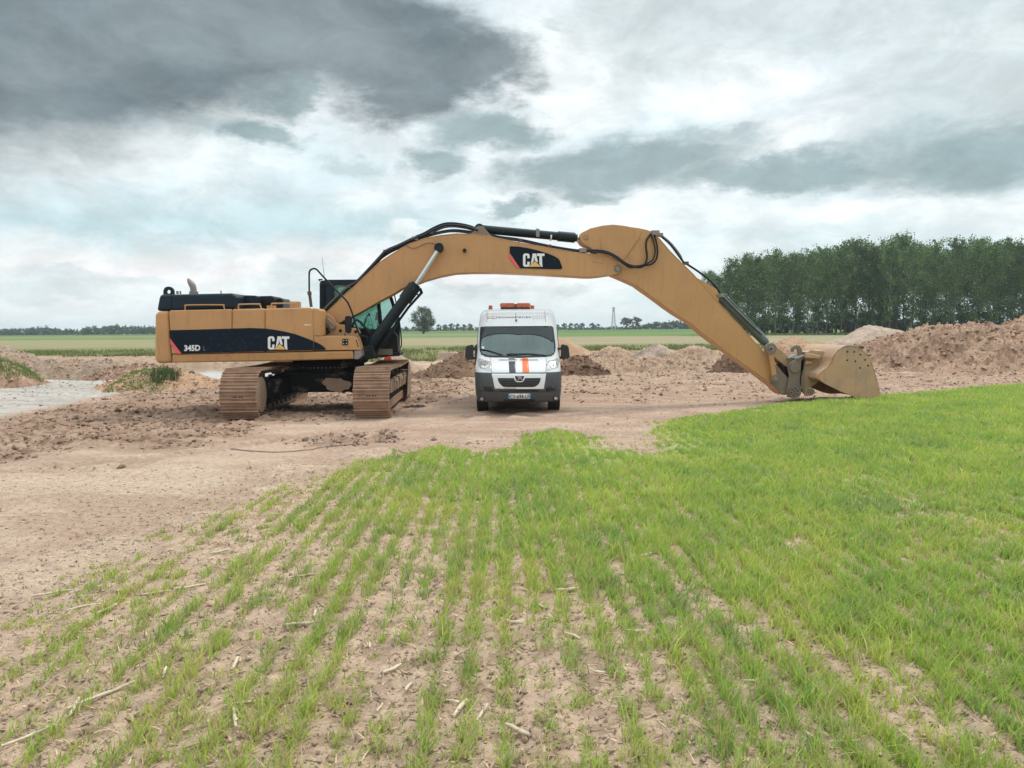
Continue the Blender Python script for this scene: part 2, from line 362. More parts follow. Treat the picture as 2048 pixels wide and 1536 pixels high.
# zones of the ground (world polygons)
field = gpoly([(-200, 1700), (-150, 1400), (0, 1290), (150, 1172), (300, 1095), (450, 1020), (600, 968), (750, 925), (880, 895), (960, 915), (1010, 905), (1060, 874), (1110, 862), (1165, 872),
               (1215, 905), (1320, 912), (1335, 885), (1290, 868), (1340, 848), (1420, 832), (1560, 815), (1760, 798), (1900, 784), (2048, 772), (2500, 752), (3600, 1000), (2500, 2600), (900, 2600)])
gravel = gpoly([(-300, 900), (-100, 850), (0, 828), (100, 812), (190, 800), (235, 785), (262, 762), (235, 745), (150, 738), (45, 733), (75, 745), (60, 765), (0, 775), (-300, 800)])
mud = gpoly([(-300, 960), (0, 935), (200, 900), (330, 905), (480, 880), (560, 850), (820, 830), (900, 805), (940, 760), (960, 740), (260, 770), (190, 803), (0, 836), (-300, 880)])
mud2 = gpoly([(560, 885), (640, 868), (800, 862), (790, 885), (660, 893)])
PIT = [(-13, 34), (-9, 30.5), (-3, 34), (6, 36), (16, 40), (22, 48), (22, 58), (10, 62), (-4, 63), (-14, 61), (-16, 48)]
POND = [(-27, 36), (-20.5, 33), (-13, 31.5), (-9.5, 34), (-10, 52), (-22, 53), (-28, 48)]
RUTS = [gpoly(P) for P in ([(-400, 1290), (0, 1150), (300, 1008), (600, 935), (900, 868), (1300, 828), (1700, 787), (2048, 768), (2600, 745)],
        [(-400, 1010), (0, 965), (400, 925), (760, 868), (1000, 838), (1350, 806), (1750, 772), (2300, 745)], [(-400, 1160), (0, 1060), (350, 965), (700, 905), (880, 850), (930, 825)])]
def rutf(x, y):
    best = np.full(x.shape, 9.0); S = np.zeros(x.shape)
    for P in RUTS:
        acc = 0
        for (ax, ay), (bx, by) in zip(P[:-1], P[1:]):
            ex, ey = bx - ax, by - ay; L = math.hypot(ex, ey); wx, wy = x - ax, y - ay
            t = np.clip((wx * ex + wy * ey) / (L * L), 0, 1); d = np.hypot(wx - ex * t, wy - ey * t); dd = np.abs(d - 0.95)
            k = dd < best; best = np.where(k, dd, best); S = np.where(k, acc + t * L, S); acc += L
    m_ = sst(best, 0.30, 0.16); tread = np.maximum(0, np.sin(S * 2 * math.pi / 0.34 + best * 9))
    return m_, m_ * tread, sst(np.abs(best - 0.32), 0.14, 0.0)
def terrain(x, y, fine=True):
    wob = (fbm(x * 0.35, y * 0.35, 11, 3) - 0.5)
    z = 0.10 * (fbm(x * 0.08, y * 0.08, 3, 3) - 0.5) * sst(y, 10, 30)
    sp = sdpoly(x, y, PIT) + wob * 3
    fl = sst(sp, -0.3, 1.3) * (0.55 + 0.1 * wob)
    z = z - fl
    so_ = sdpoly(x, y, POND) + wob * 2
    z = np.minimum(z, z * 0 + 0.1 - 1.1 * sst(so_, -1.0, 1.2)) if True else z
    f = sst(sdpoly(x, y, field) + wob * 0.3, -0.25, 0.35)
    z = z + 0.05 * f + 0.07 * f * sst(x, 4, 9)
    # far ground falls gently away on the left, as in the valley
    z = z - 1.5 * sst(y, 150, 700) * sst(-x, 0, 400)
    if fine:
        near = sst(y, 120, 60)
        mz = np.maximum(sst(sdpoly(x, y, mud) + wob * 1.5, -0.3, 0.6), 0.8 * sst(sdpoly(x, y, mud2) + wob, -0.3, 0.3))
        back = sst(y + wob * 3, 19.5, 24) * (1 - sst(sdpoly(x, y, gravel), -0.5, 0.3)) * (1 - f)
        rg = np.clip(np.maximum(mz, back * 0.8), 0, 1) * near
        cl_ = fbm(x * 1.2, y * 2.0, 21, 5, 0.62)
        cl2 = fbm(x * 6.0, y * 8.0, 31, 3, 0.6)
        z = z + rg * (0.26 * (cl_ - 0.5) + 0.13 * np.maximum(cl2 - 0.52, 0) + 0.05 * (fbm(x * 14, y * 16, 33, 2) - 0.5))
        # wheel ruts running along the haul road
        s = (1 - f) * (1 - rg) * near
        rm, rtv, rb = rutf(x, y); bl = sst(fbm(x * 0.5, y * 0.5, 48, 3), 0.35, 0.6)
        z = z + s * bl * (-0.035 * rm + 0.022 * rtv + 0.022 * rb)
        z = z + s * (0.025 * (fbm(x * 0.5 - y * 0.3, y * 4 + x * 0.8, 41, 3) - 0.5) + 0.012 * (fbm(x * 8, y * 8, 43, 3) - 0.5))
        z = z + sst(sdpoly(x, y, gravel), -0.2, 0.4) * near * (0.06 * (fbm(x * 2.2, y * 3.5, 65, 5, 0.7) - 0.5))
        # drilled rows
        z = z + f * sst(y, 16, 8) * (0.006 * np.cos(2 * math.pi * (x + 0.012 * y) / 0.2) * -1 + 0.035 * (fbm(x * 5, y * 5, 45, 5, 0.7) - 0.5) - 0.02 * sst(1 - np.abs(fbm(x * 9, y * 9, 47, 2) * 2 - 1), 0.85, 1.0))
    return z
def tz(x, y): return float(terrain(np.array([x], float), np.array([y], float), True)[0])

def lerp(a, b, t): return a * (1 - t[..., None]) + np.array(b) * t[..., None]
def soil(x, y):
    c = np.zeros(x.shape + (3,)) + np.array((0.415, 0.290, 0.215))
    wob = fbm(x * 0.35, y * 0.35, 11, 3) - 0.5
    n = fbm(x * 0.9, y * 1.8, 51, 5, 0.6); nf = fbm(x * 5, y * 9, 53, 4, 0.6)
    c = lerp(c, (0.47, 0.36, 0.275), sst(n, 0.45, 0.65) * 0.7)
    rut = fbm(x * 0.35 - y * 0.2, y * 3.0 + x * 0.7, 41, 3)
    c = lerp(c, (0.31, 0.205, 0.15), sst(rut, 0.5, 0.68) * 0.5)
    c = lerp(c, (0.50, 0.385, 0.285), sst(-x - 0.3 * y, -4.5, 1.0) * sst(y, 15, 11) * 0.6)
    rm, rtv, rb = rutf(x, y); bl = sst(fbm(x * 0.5, y * 0.5, 48, 3), 0.35, 0.6)
    c = lerp(c, (0.33, 0.22, 0.16), rm * bl * 0.55); c = lerp(c, (0.44, 0.33, 0.25), rb * bl * 0.4)
    back = sst(y + wob * 3, 19.5, 24)
    c = lerp(c, (0.33, 0.225, 0.155), back * sst(n, 0.35, 0.6) * 0.8)
    c = lerp(c, (0.19, 0.125, 0.085), back * sst(nf, 0.55, 0.7) * 0.8)
    dp = fbm(x * 0.45 + 7, y * 0.9, 59, 4, 0.55); c = lerp(c, (0.31, 0.205, 0.148), sst(dp, 0.56, 0.68) * 0.5)
    mz = sst(sdpoly(x, y, mud) + wob * 1.5, -0.4, 0.8)
    c = lerp(c, (0.285, 0.187, 0.130), mz * (0.35 + 0.65 * sst(n, 0.38, 0.62)))
    c = lerp(c, (0.135, 0.085, 0.057), mz * sst(nf, 0.52, 0.68) * 0.8)
    mz2 = sst(sdpoly(x, y, mud2) + wob, -0.3, 0.3); c = lerp(c, (0.22, 0.15, 0.105), mz2 * sst(nf, 0.4, 0.6) * 0.8)
    pale = sst(sdpoly(x, y, PIT) + wob * 2, 0.5, 3); c = lerp(c, (0.47, 0.36, 0.25), pale * sst(n, 0.4, 0.6))
    pb = sst(np.abs(sdpoly(x, y, PIT) + wob * 3 - 0.3), 1.4, 0.2) * sst(y, 52, 57); c = lerp(c, (0.17, 0.12, 0.08), pb * 0.8)
    g = sst(sdpoly(x, y, gravel) + wob * 1.2, -0.35, 0.35)
    c = lerp(c, (0.40, 0.36, 0.32), g); c = lerp(c, (0.50, 0.47, 0.43), g * sst(nf, 0.5, 0.65) * 0.6)
    c = lerp(c, (0.30, 0.265, 0.23), g * sst(rut, 0.52, 0.66) * 0.6)
    f = sst(sdpoly(x, y, field) + wob * 0.6, -0.2, 0.3)
    c = lerp(c, (0.46, 0.335, 0.24), f); c = lerp(c, (0.31, 0.215, 0.148), f * sst(nf, 0.48, 0.65) * 0.7)
    c = lerp(c, (0.26, 0.33, 0.085), f * sst(y, 6.5, 12) * 0.8 * sst(x + 0.35 * (y - 10), -3.5, 1.5))
    # arable land beyond the workings
    yy = y + wob * 5 + 0.03 * x
    fe = np.where(x < -6, 59.0, 64.5)
    c = lerp(c, (0.185, 0.19, 0.08), sst(yy, fe, fe + 3))
    c = lerp(c, (0.27, 0.235, 0.14), sst(yy, 84, 100))
    c = lerp(c, (0.235, 0.22, 0.11), sst(yy, 84, 100) * sst(-x, 10, 40) * 0.7)
    c = lerp(c, (0.125, 0.185, 0.055), sst(yy, 165, 180))
    c = lerp(c, (0.18, 0.20, 0.09), sst(yy, 205, 225) * sst(x, 0, -10))
    c = lerp(c, (0.085, 0.155, 0.05), sst(yy, 300, 330))
    far = sst(y, 60, 90); sn = fbm(x * 0.15, y * 0.5, 61, 4)
    c = c * (1 + far * (sn - 0.5) * 0.35)[..., None]
    return np.clip(c, 0, 1)
def grid_mesh(name, X, Y, Z, colr, material, parent_loc=None):
    ny, nx = X.shape
    me = bpy.data.meshes.new(name); nv = nx * ny
    ox, oy, oz = parent_loc if parent_loc is not None else (0, 0, 0)
    co = np.stack([X - ox, Y - oy, Z - oz], -1).reshape(-1).astype(np.float32)
    me.vertices.add(nv); me.vertices.foreach_set('co', co)
    i = np.arange(nv).reshape(ny, nx); q = np.stack([i[:-1, :-1], i[:-1, 1:], i[1:, 1:], i[1:, :-1]], -1).reshape(-1)
    nf = (nx - 1) * (ny - 1); me.loops.add(nf * 4); me.loops.foreach_set('vertex_index', q.astype(np.int32))
    me.polygons.add(nf); me.polygons.foreach_set('loop_start', np.arange(0, nf * 4, 4, dtype=np.int32)); me.polygons.foreach_set('loop_total', np.full(nf, 4, np.int32))
    me.polygons.foreach_set('use_smooth', np.ones(nf, bool))
    me.update(calc_edges=True)
    a = me.color_attributes.new('soil', 'FLOAT_COLOR', 'POINT')
    a.data.foreach_set('color', np.concatenate([colr, np.ones(colr.shape[:2] + (1,))], -1).reshape(-1).astype(np.float32))
    me.materials.append(material); me.update(); return me
soil_m = mat('soil', (1, 1, 1), 0.95, var=0.30, vscale=11, attr='soil', bump=0.03, bscale=26, spec=0.15, detail=12, dirt=(0.17, 0.112, 0.078), dirt_amt=0.10, dirt_scale=7)
ys = np.concatenate([np.linspace(-25, 2.2, 40), 2.3 * (3200 / 2.3) ** (np.linspace(0, 1, 1000))])
ts = np.linspace(-1, 1, 820)
Yg, Tg = np.meshgrid(ys, ts, indexing='ij')
half = 4.5 + 1.0 * np.maximum(Yg, 0) + np.maximum(-Yg, 0) * 0.5
Xg = Tg * half
Zg = terrain(Xg, Yg)
link('ground', grid_mesh('ground', Xg, Yg, Zg, soil(Xg, Yg), soil_m)); tag(bpy.data.objects['ground'], kind='structure')

# pond
wm = bpy.data.materials.new('muddy_water'); wm.use_nodes = True; wb = wm.node_tree.nodes['Principled BSDF']
wb.inputs['Base Color'].default_value = (0.20, 0.175, 0.115, 1); wb.inputs['Roughness'].default_value = 0.06
wn = wm.node_tree.nodes.new('ShaderNodeTexNoise'); wn.inputs['Scale'].default_value = 6; wbp = wm.node_tree.nodes.new('ShaderNodeBump'); wbp.inputs['Distance'].default_value = 0.004
wm.node_tree.links.new(wn.outputs[0], wbp.inputs['Height']); wm.node_tree.links.new(wbp.outputs[0], wb.inputs['Normal'])
b = MB(); b.add([(-30, 30, -0.45), (-8, 30, -0.45), (-8, 55, -0.45), (-30, 55, -0.45)], [(0, 1, 2, 3)])
tag(b.build('water', wm), kind='structure')

# ------------------------------------------------------------------ heaps of earth
HEAPS = []
def heap(name, px, Y, rx, ry, h, colr, label, cat='heap', rough=0.12, rot=0.0, pw=1.25, c2=None, seed=0, group=None, res=0.09, grass=None):
    X0 = (px - 1024) / F * Y
    n = int(max(rx, ry) * 2.3 / res); n = min(max(n, 40), 260)
    u = np.linspace(-1.15, 1.15, n); U, V = np.meshgrid(u, u)
    c, s = math.cos(rot), math.sin(rot)
    X = X0 + U * rx * c - V * ry * s; Yy = Y + U * rx * s + V * ry * c
    wv = fbm(X * 1.1 / max(rx, 1) * 2, Yy * 1.1 / max(rx, 1) * 2, seed + 5, 3) - 0.5
    r = np.sqrt(U * U + V * V) * (1 + 0.5 * wv)
    prof = np.clip(1 - r ** pw, 0, 1)
    prof = prof * prof * (3 - 2 * prof) * 0.35 + prof * 0.65
    cl_ = fbm(X * 1.6, Yy * 1.6, seed + 9, 5, 0.62) - 0.5; cf = np.maximum(fbm(X * 7, Yy * 7, seed + 19, 3, 0.65) - 0.5, -0.1)
    msk = sst(1.02 - r, 0, 0.25)
    cr = 1 - np.abs(fbm(X * 2.6, Yy * 2.6, seed + 49, 3, 0.6) * 2 - 1)
    h = h - min(0.0, float(terrain(np.array([X0]), np.array([float(Y)]), False)[0]))
    z = terrain(X, Yy, False) - 0.06 + h * prof + msk * rough * (cl_ * 2.4 + cf * 2.6 - sst(cr, 0.75, 1.0) * 0.55)
    HEAPS.append((X, Yy, z, msk, rough, colr))
    z = np.where(r > 1.02, z - (r - 1.02) * 2.0, z)
    cc = np.zeros(X.shape + (3,)) + np.array(colr)
    k = fbm(X * 1.3, Yy * 1.3, seed + 29, 5, 0.6)
    cc = lerp(cc, c2 or tuple(q * 0.55 for q in colr), sst(k, 0.45, 0.68) * 0.8)
    cc = lerp(cc, tuple(min(1, q * 1.35) for q in colr), sst(fbm(X * 3, Yy * 3, seed + 39, 4), 0.55, 0.7) * 0.5)
    loc = (X0, Y, tz(X0, Y))
    o = link(name, grid_mesh(name, X, Yy, z, cc, soil_m, loc)); o.location = loc
    tag(o, label, cat, group); return o, X, Yy, z
BR = (0.37, 0.245, 0.172); DB = (0.22, 0.138, 0.094); TAN = (0.39, 0.27, 0.19); GRV = (0.39, 0.30, 0.235); ORG = (0.40, 0.255, 0.16); DR = (0.24, 0.15, 0.10)
heap('dirt_heap', 928, 32.5, 2.0, 1.5, 0.98, DR, 'brown clod-covered dirt heap left of the white van', c2=DB, seed=1, rough=0.16)
heap('dirt_heap', 850, 31.2, 0.75, 0.7, 0.42, DB, 'small round dirt lump between the right track and the brown heap', seed=2, rough=0.1)
heap('dirt_heap', 1150, 33, 1.5, 1.3, 0.85, DB, 'dark crumbly dirt heap just right of the white van', seed=3, rough=0.18)
heap('dirt_heap', 1112, 45, 3.6, 2.2, 1.5, ORG, 'orange sandy heap behind the van, right mirror in front of it', seed=4, rough=0.06, c2=TAN)
heap('dirt_heap', 1228, 43, 3.4, 2.2, 1.0, TAN, 'low tan heap behind and right of the dark van-side heap', seed=6, rough=0.1)
heap('sand_heap', 1312, 41, 3.3, 2.2, 1.2, GRV, 'pale pointed sand heap midway between van and excavator stick', seed=7, rough=0.07, pw=1.0)
heap('dirt_heap', 1390, 38.5, 3.3, 2.2, 1.15, TAN, 'rounded tan heap seen just left of the excavator stick', seed=8, rough=0.09)
heap('dirt_heap', 1250, 36, 5.5, 1.8, 0.45, TAN, 'long low ridge of trampled dirt in front of the tan heaps', seed=9, rough=0.12, c2=TAN)
heap('dirt_heap', 1468, 34, 1.3, 1.1, 0.92, DB, 'small dark dirt heap directly behind the excavator stick', seed=10, rough=0.16)
heap('dirt_heap', 1585, 42, 3.8, 2.4, 1.45, ORG, 'smooth brown heap behind the stick end and coupler', seed=12, rough=0.07, c2=BR)
heap('gravel_heap', 1735, 49, 6.6, 3.6, 2.08, GRV, 'long grey gravel heap behind the bucket', seed=13, rough=0.05, pw=1.25, c2=(0.33, 0.245, 0.185))
heap('dirt_heap', 1930, 36.5, 7.2, 7.0, 2.05, BR, 'big broken brown dirt heap right of the bucket', seed=14, rough=0.22, pw=1.5, c2=DB, res=0.08)
heap('dirt_heap', 2150, 38, 7.0, 7.0, 2.75, BR, 'tallest brown dirt heap at the right edge', seed=15, rough=0.22, pw=1.5, c2=DB, res=0.09)
heap('dirt_bank', 120, 43.5, 7.5, 2.0, 0.42, (0.33, 0.25, 0.185), 'long pale earth bank behind the gravel road', seed=16, rough=0.12, pw=2.4, cat='bank', c2=BR)
heap('dirt_bank', 285, 38, 3.8, 2.2, 0.35, BR, 'dark earth bank between the gravel road and the pond', seed=17, rough=0.16, pw=1.8, cat='bank', c2=DB)
gm = heap('dirt_heap', 325, 27.2, 2.4, 2.0, 0.74, ORG, 'brown mound with grass on its left, behind the left track', seed=18, rough=0.10, c2=BR)
gl = heap('dirt_heap', -12, 28.5, 1.7, 1.8, 1.05, BR, 'grass-topped brown mound at the left edge beside the gravel road', seed=19, rough=0.1, c2=DB)
heap('sand_heap', 782, 34, 1.9, 1.6, 0.98, (0.42, 0.31, 0.225), 'pale pinkish sand heap behind the right track', seed=20, rough=0.05, c2=TAN)
heap('clod_pile', 528, 16.9, 0.42, 0.3, 0.16, (0.23, 0.155, 0.11), 'small pile of wet clods at the foot of the left track', seed=22, rough=0.06, res=0.03, cat='pile')

# ------------------------------------------------------------------ grass
def blades(name, base, hts, lean, width, colr, material, kseg=2):
    """base Nx3, hts N, lean Nx2 (horizontal tip offset), width N, colr Nx3"""
    n = len(base); ang = rng.uniform(0, 2 * math.pi, n)
    wx = np.cos(ang) * width * 0.5; wy = np.sin(ang) * width * 0.5
    mid = base + np.stack([lean[:, 0] * 0.35, lean[:, 1] * 0.35, hts * 0.62], -1)
    tip = base + np.stack([lean[:, 0], lean[:, 1], hts], -1)
    W = np.stack([wx, wy, wx * 0], -1)
    V = np.stack([base - W, base + W, mid + W * 0.8, mid - W * 0.8, tip], 1).reshape(-1, 3)
    me = bpy.data.meshes.new(name); me.vertices.add(n * 5); me.vertices.foreach_set('co', V.reshape(-1).astype(np.float32))
    i0 = np.arange(n) * 5
    lp = np.stack([i0, i0 + 1, i0 + 2, i0 + 3, i0 + 3, i0 + 2, i0 + 4], -1).reshape(-1)
    me.loops.add(n * 7); me.loops.foreach_set('vertex_index', lp.astype(np.int32))
    ls = np.stack([np.arange(n) * 7, np.arange(n) * 7 + 4], -1).reshape(-1); lt = np.tile([4, 3], n)
    me.polygons.add(n * 2); me.polygons.foreach_set('loop_start', ls.astype(np.int32)); me.polygons.foreach_set('loop_total', lt.astype(np.int32))
    me.update(calc_edges=True)
    a = me.color_attributes.new('soil', 'FLOAT_COLOR', 'POINT')
    cc = np.concatenate([np.repeat(colr, 5, 0), np.ones((n * 5, 1))], -1); a.data.foreach_set('color', cc.reshape(-1).astype(np.float32))
    me.materials.append(material); return link(name, me)
def leafmat(name, attr=True, color=(0.08, 0.12, 0.03), transl=0.35, rough=0.5):
    M = bpy.data.materials.new(name); M.use_nodes = True; t = M.node_tree; b = t.nodes['Principled BSDF']; o = t.nodes['Material Output']
    tr = t.nodes.new('ShaderNodeBsdfTranslucent'); mx = t.nodes.new('ShaderNodeMixShader'); mx.inputs[0].default_value = transl
    if attr:
        a = t.nodes.new('ShaderNodeAttribute'); a.attribute_name = 'soil'; s = a.outputs[0]
    else:
        a = t.nodes.new('ShaderNodeRGB'); a.outputs[0].default_value = (*color, 1); s = a.outputs[0]
    oi = t.nodes.new('ShaderNodeObjectInfo'); mr = t.nodes.new('ShaderNodeMapRange'); t.links.new(oi.outputs['Random'], mr.inputs[0]); mr.inputs[3].default_value = 0.72; mr.inputs[4].default_value = 1.25
    vm = t.nodes.new('ShaderNodeVectorMath'); vm.operation = 'SCALE'; t.links.new(s, vm.inputs[0]); t.links.new(mr.outputs[0], vm.inputs['Scale'])
    t.links.new(vm.outputs[0], b.inputs['Base Color']); t.links.new(vm.outputs[0], tr.inputs[0]); b.inputs['Roughness'].default_value = rough; b.inputs['Specular IOR Level'].default_value = 0.3
    t.links.new(b.outputs[0], mx.inputs[1]); t.links.new(tr.outputs[0], mx.inputs[2]); t.links.new(mx.outputs[0], o.inputs[0]); return M
grass_m = leafmat('wheat_leaf', transl=0.45)
# tufts in drilled rows
T = []
rows = np.arange(-60, 110)
TX, TY, TD = [], [], []
for k in rows:
    y = 2.6
    ys_ = []
    while y < 24:
        ys_.append(y); y += 0.022 + 0.0024 * y * random.uniform(0.6, 1.6)
    ys_ = np.array(ys_); xs_ = k * 0.2 - 0.012 * ys_ + rng.normal(0, 0.020, len(ys_)) + 0.012 * math.sin(k * 2.7)
    TX.append(xs_); TY.append(ys_ + rng.normal(0, 0.02, len(ys_))); TD.append(np.full(len(ys_), k))
TX = np.concatenate(TX); TY = np.concatenate(TY); TK = np.concatenate(TD)
m_ = 30000; ex_y = 2.7 + 20 * rng.random(m_) ** 1.4; ex_x = rng.uniform(-1, 1, m_) * (3.2 + 0.85 * ex_y)
kk = rng.random(m_) < 0.34 + 0.6 * sst(ex_x + 0.42 * (ex_y - 4), 0.2, 3.4); TX = np.concatenate([TX, ex_x[kk]]); TY = np.concatenate([TY, ex_y[kk]]); TK = np.concatenate([TK, np.full(int(kk.sum()), 1)])
keep = np.abs(TX) < 3.2 + TY * 0.85; TX, TY, TK = TX[keep], TY[keep], TK[keep]
sd = sdpoly(TX, TY, field) + (fbm(TX * 0.8, TY * 0.8, 71, 3) - 0.5) * 0.9 + (fbm(TX * 3.1, TY * 3.1, 72, 3) - 0.5) * 0.9
dens_n = fbm(TX * 0.7, TY * 0.45, 73, 4, 0.6)
right = sst(TX + 0.42 * (TY - 4) + 0.0, -0.3, 2.6)          # denser crop on the right and at the back
dens = 0.94 + 0.20 * right - 0.20 * sst(-TX - 0.25 * TY, -0.5, 4.5) 
rown = _h(TK, TK * 0, 77)                                    # some rows are thin
dens = dens - (1 - right * 0.75) * np.where(rown < 0.30, 0.42, 0.0)
dens = dens + (dens_n - 0.5) * 1.6 + (fbm(TX * 3, TY * 2.2, 75, 2) - 0.5) * 0.7
# bare wheel track running diagonally on the right
bare = gpoly([(1240, 1120), (1330, 1110), (1560, 1240), (1800, 1370), (2048, 1490), (2048, 1560), (1900, 1560), (1650, 1390), (1400, 1230)])
dens = dens - 0.60 * sst(sdpoly(TX, TY, bare), -0.1, 0.15)
prob = np.clip(dens, 0.03, 1) * sst(sd, -0.35, 0.55)
ok = rng.random(len(TX)) < prob
TX, TY, dn_, sdk = TX[ok], TY[ok], dens[ok], sd[ok]
TZ = terrain(TX, TY)
nb = np.clip((17 - 0.35 * TY), 9, 15).astype(int)
idx = np.repeat(np.arange(len(TX)), nb); n = len(idx)
spread = 0.020 + 0.0010 * TY[idx]
vig = np.clip(0.62 + 0.45 * (dn_ - 0.4) + 0.25 * rng.normal(0, 1, len(TX)), 0.35, 1.25) * (0.6 + 0.4 * sst(sdk, 0, 1.2))
base = np.stack([TX[idx] + rng.normal(0, 1, n) * spread, TY[idx] + rng.normal(0, 1, n) * spread * 1.3, TZ[idx] - 0.01], -1)
ht = 0.106 * vig[idx] * rng.uniform(0.55, 1.25, n)
ln = rng.normal(0, 1, (n, 2)) * (ht * 0.50)[:, None] + np.array([0.012, 0.0])
wd = (0.0042 + 0.0008 * TY[idx]) * rng.uniform(0.7, 1.3, n)
c = np.zeros((n, 3)) + np.array((0.27, 0.385, 0.070))
hue = (0.5 + 0.75 * (fbm(TX * 2.2, TY * 1.6, 81, 4, 0.6) - 0.5))[idx] + rng.normal(0, 0.10, n) + rng.normal(0, 0.05, len(TX))[idx]
c = lerp(c, (0.43, 0.46, 0.11), sst(hue, 0.50, 0.78)); c = lerp(c, (0.18, 0.28, 0.09), sst(hue, 0.42, 0.24))
dry = (rng.random(n) < 0.30 - 0.18 * right[ok][idx]); c[dry] = np.array((0.40, 0.33, 0.17)); c *= rng.uniform(0.8, 1.25, n)[:, None]
tag(blades('wheat_seedlings', base, ht, ln, wd, c, grass_m), 'young green wheat growing in drilled rows in the foreground field', 'crop', kind='stuff')
# small dead straw between the rows
n = 80000
x = rng.uniform(-1, 1, n); y = 2.7 + 15 * rng.random(n) ** 1.5; x = x * (3 + 0.8 * y)
k = (sdpoly(x, y, field) > -0.8); x, y = x[k], y[k]; n = len(x)
z = terrain(x, y) + 0.004; L = 0.015 + rng.exponential(0.030, n); a = rng.uniform(0, 6.28, n)
cs = np.zeros((n, 3)) + np.array((0.46, 0.37, 0.25)); cs *= np.where(rng.random(n) < 0.4, rng.uniform(0.25, 0.5, n), rng.uniform(0.95, 1.6, n))[:, None]
tag(blades('straw_litter', np.stack([x, y, z], -1), rng.uniform(0.002, 0.02, n), np.stack([np.cos(a) * L, np.sin(a) * L], -1), rng.uniform(0.004, 0.014, n) * (1 + y * 0.04), cs, grass_m), 'short dry straw scattered on the bare soil between wheat rows', 'straw', kind='stuff')
# rough grass on mounds and along the far field edge
def patch_grass(name, x, y, z, h, w_, colr, label):
    n = len(x); ht = h * rng.uniform(0.5, 1.3, n)
    cc = np.zeros((n, 3)) + np.array(colr); cc *= rng.uniform(0.6, 1.45, n)[:, None]
    tag(blades(name, np.stack([x, y, z - 0.02], -1), ht, rng.normal(0, 1, (n, 2)) * ht[:, None] * 0.4, np.full(n, w_) * rng.uniform(0.6, 1.3, n), cc, grass_m), label, 'grass', kind='stuff')
def mound_grass(H, cpx, cY, r, n):
    o, X, Yy, z = H; X0 = (cpx - 1024) / F * cY
    d = np.hypot(X - X0, (Yy - cY) * 0.8) + 0.5 * fbm(X * 3, Yy * 3, 5, 3)
    ii = np.argwhere(d < r); ii = ii[rng.integers(0, len(ii), n)]
    j = (ii[:, 0], ii[:, 1]); return X[j] + rng.normal(0, .05, n), Yy[j] + rng.normal(0, .05, n), z[j]
xx, yy, zz = mound_grass(gm, 285, 26.2, 1.25, 3000)
patch_grass('rough_grass', xx, yy, zz, 0.09, 0.02, (0.15, 0.22, 0.055), 'low green grass patch on the left side of the brown mound')
xx, yy, zz = mound_grass(gm, 330, 26.4, 0.7, 450)
patch_grass('weeds', xx, yy, zz, 0.26, 0.02, (0.09, 0.13, 0.05), 'taller dark weeds on the brown mound behind the left track')
xx, yy, zz = mound_grass(gl, -12, 28.6, 1.6, 3500)
patch_grass('rough_grass', xx, yy, zz, 0.16, 0.02, (0.13, 0.23, 0.05), 'bright green grass on top of the mound at the left edge')
n = 60000; x = rng.uniform(-75, 50, n); y = np.where(x < -6, 60.0, 65.5) + rng.random(n) ** 1.5 * 17
n2 = fbm(x * 0.3, y * 0.15, 91, 3); k = rng.random(n) < sst(n2, 0.3, 0.55) * (1 - 0.5 * (y - 60) / 22); x, y = x[k], y[k]
patch_grass('grass_verge', x, y, terrain(x, y), 0.26 , 0.06, (0.20, 0.225, 0.085), 'uneven strip of tall green grass along the near edge of the far fields')

# ------------------------------------------------------------------ clods of earth
def clods(name, x, y, z, r, cc, label):
    n = len(x); O = np.array([(1, 0, 0), (0, 1, 0), (-1, 0, 0), (0, -1, 0), (0, 0, 1), (0, 0, -1)], float); Fc = np.array([(0, 1, 4), (1, 2, 4), (2, 3, 4), (3, 0, 4), (1, 0, 5), (2, 1, 5), (3, 2, 5), (0, 3, 5)])
    V = O[None] * r[:, None, None] * rng.uniform(0.55, 1.3, (n, 6, 1)); V = V + rng.normal(0, 0.22, (n, 6, 3)) * r[:, None, None]; V[:, :, 2] *= 0.75
    a = rng.uniform(0, 6.28, n); ca, sa = np.cos(a)[:, None], np.sin(a)[:, None]
    V = np.stack([V[:, :, 0] * ca - V[:, :, 1] * sa + x[:, None], V[:, :, 0] * sa + V[:, :, 1] * ca + y[:, None], V[:, :, 2] + z[:, None] + r[:, None] * 0.25], -1).reshape(-1, 3)
    Fa = (Fc[None] + (np.arange(n) * 6)[:, None, None]).reshape(-1); nf = n * 8
    me = bpy.data.meshes.new(name); me.vertices.add(n * 6); me.vertices.foreach_set('co', V.reshape(-1).astype(np.float32)); me.loops.add(nf * 3); me.loops.foreach_set('vertex_index', Fa.astype(np.int32))
    me.polygons.add(nf); me.polygons.foreach_set('loop_start', np.arange(0, nf * 3, 3, dtype=np.int32)); me.polygons.foreach_set('loop_total', np.full(nf, 3, np.int32)); me.update(calc_edges=True)
    at = me.color_attributes.new('soil', 'FLOAT_COLOR', 'POINT'); c6 = np.repeat(cc, 6, 0); at.data.foreach_set('color', np.concatenate([c6, np.ones((n * 6, 1))], -1).reshape(-1).astype(np.float32)); me.materials.append(soil_m)
    tag(link(name, me), label, 'clods', kind='stuff')
n = 50000; x = rng.uniform(-1, 1, n); y = 11 + 24 * rng.random(n); x = x * y * 0.72
wob_ = fbm(x * 0.35, y * 0.35, 11, 3) - 0.5
w1 = np.maximum(sst(sdpoly(x, y, mud) + wob_ * 1.5, -0.3, 0.6), sst(sdpoly(x, y, mud2), -0.2, 0.2)); w2 = sst(y + wob_ * 3, 19.5, 24)
w3 = sst(fbm(x * 0.8, y * 0.8, 57, 3), 0.52, 0.62) * 0.10
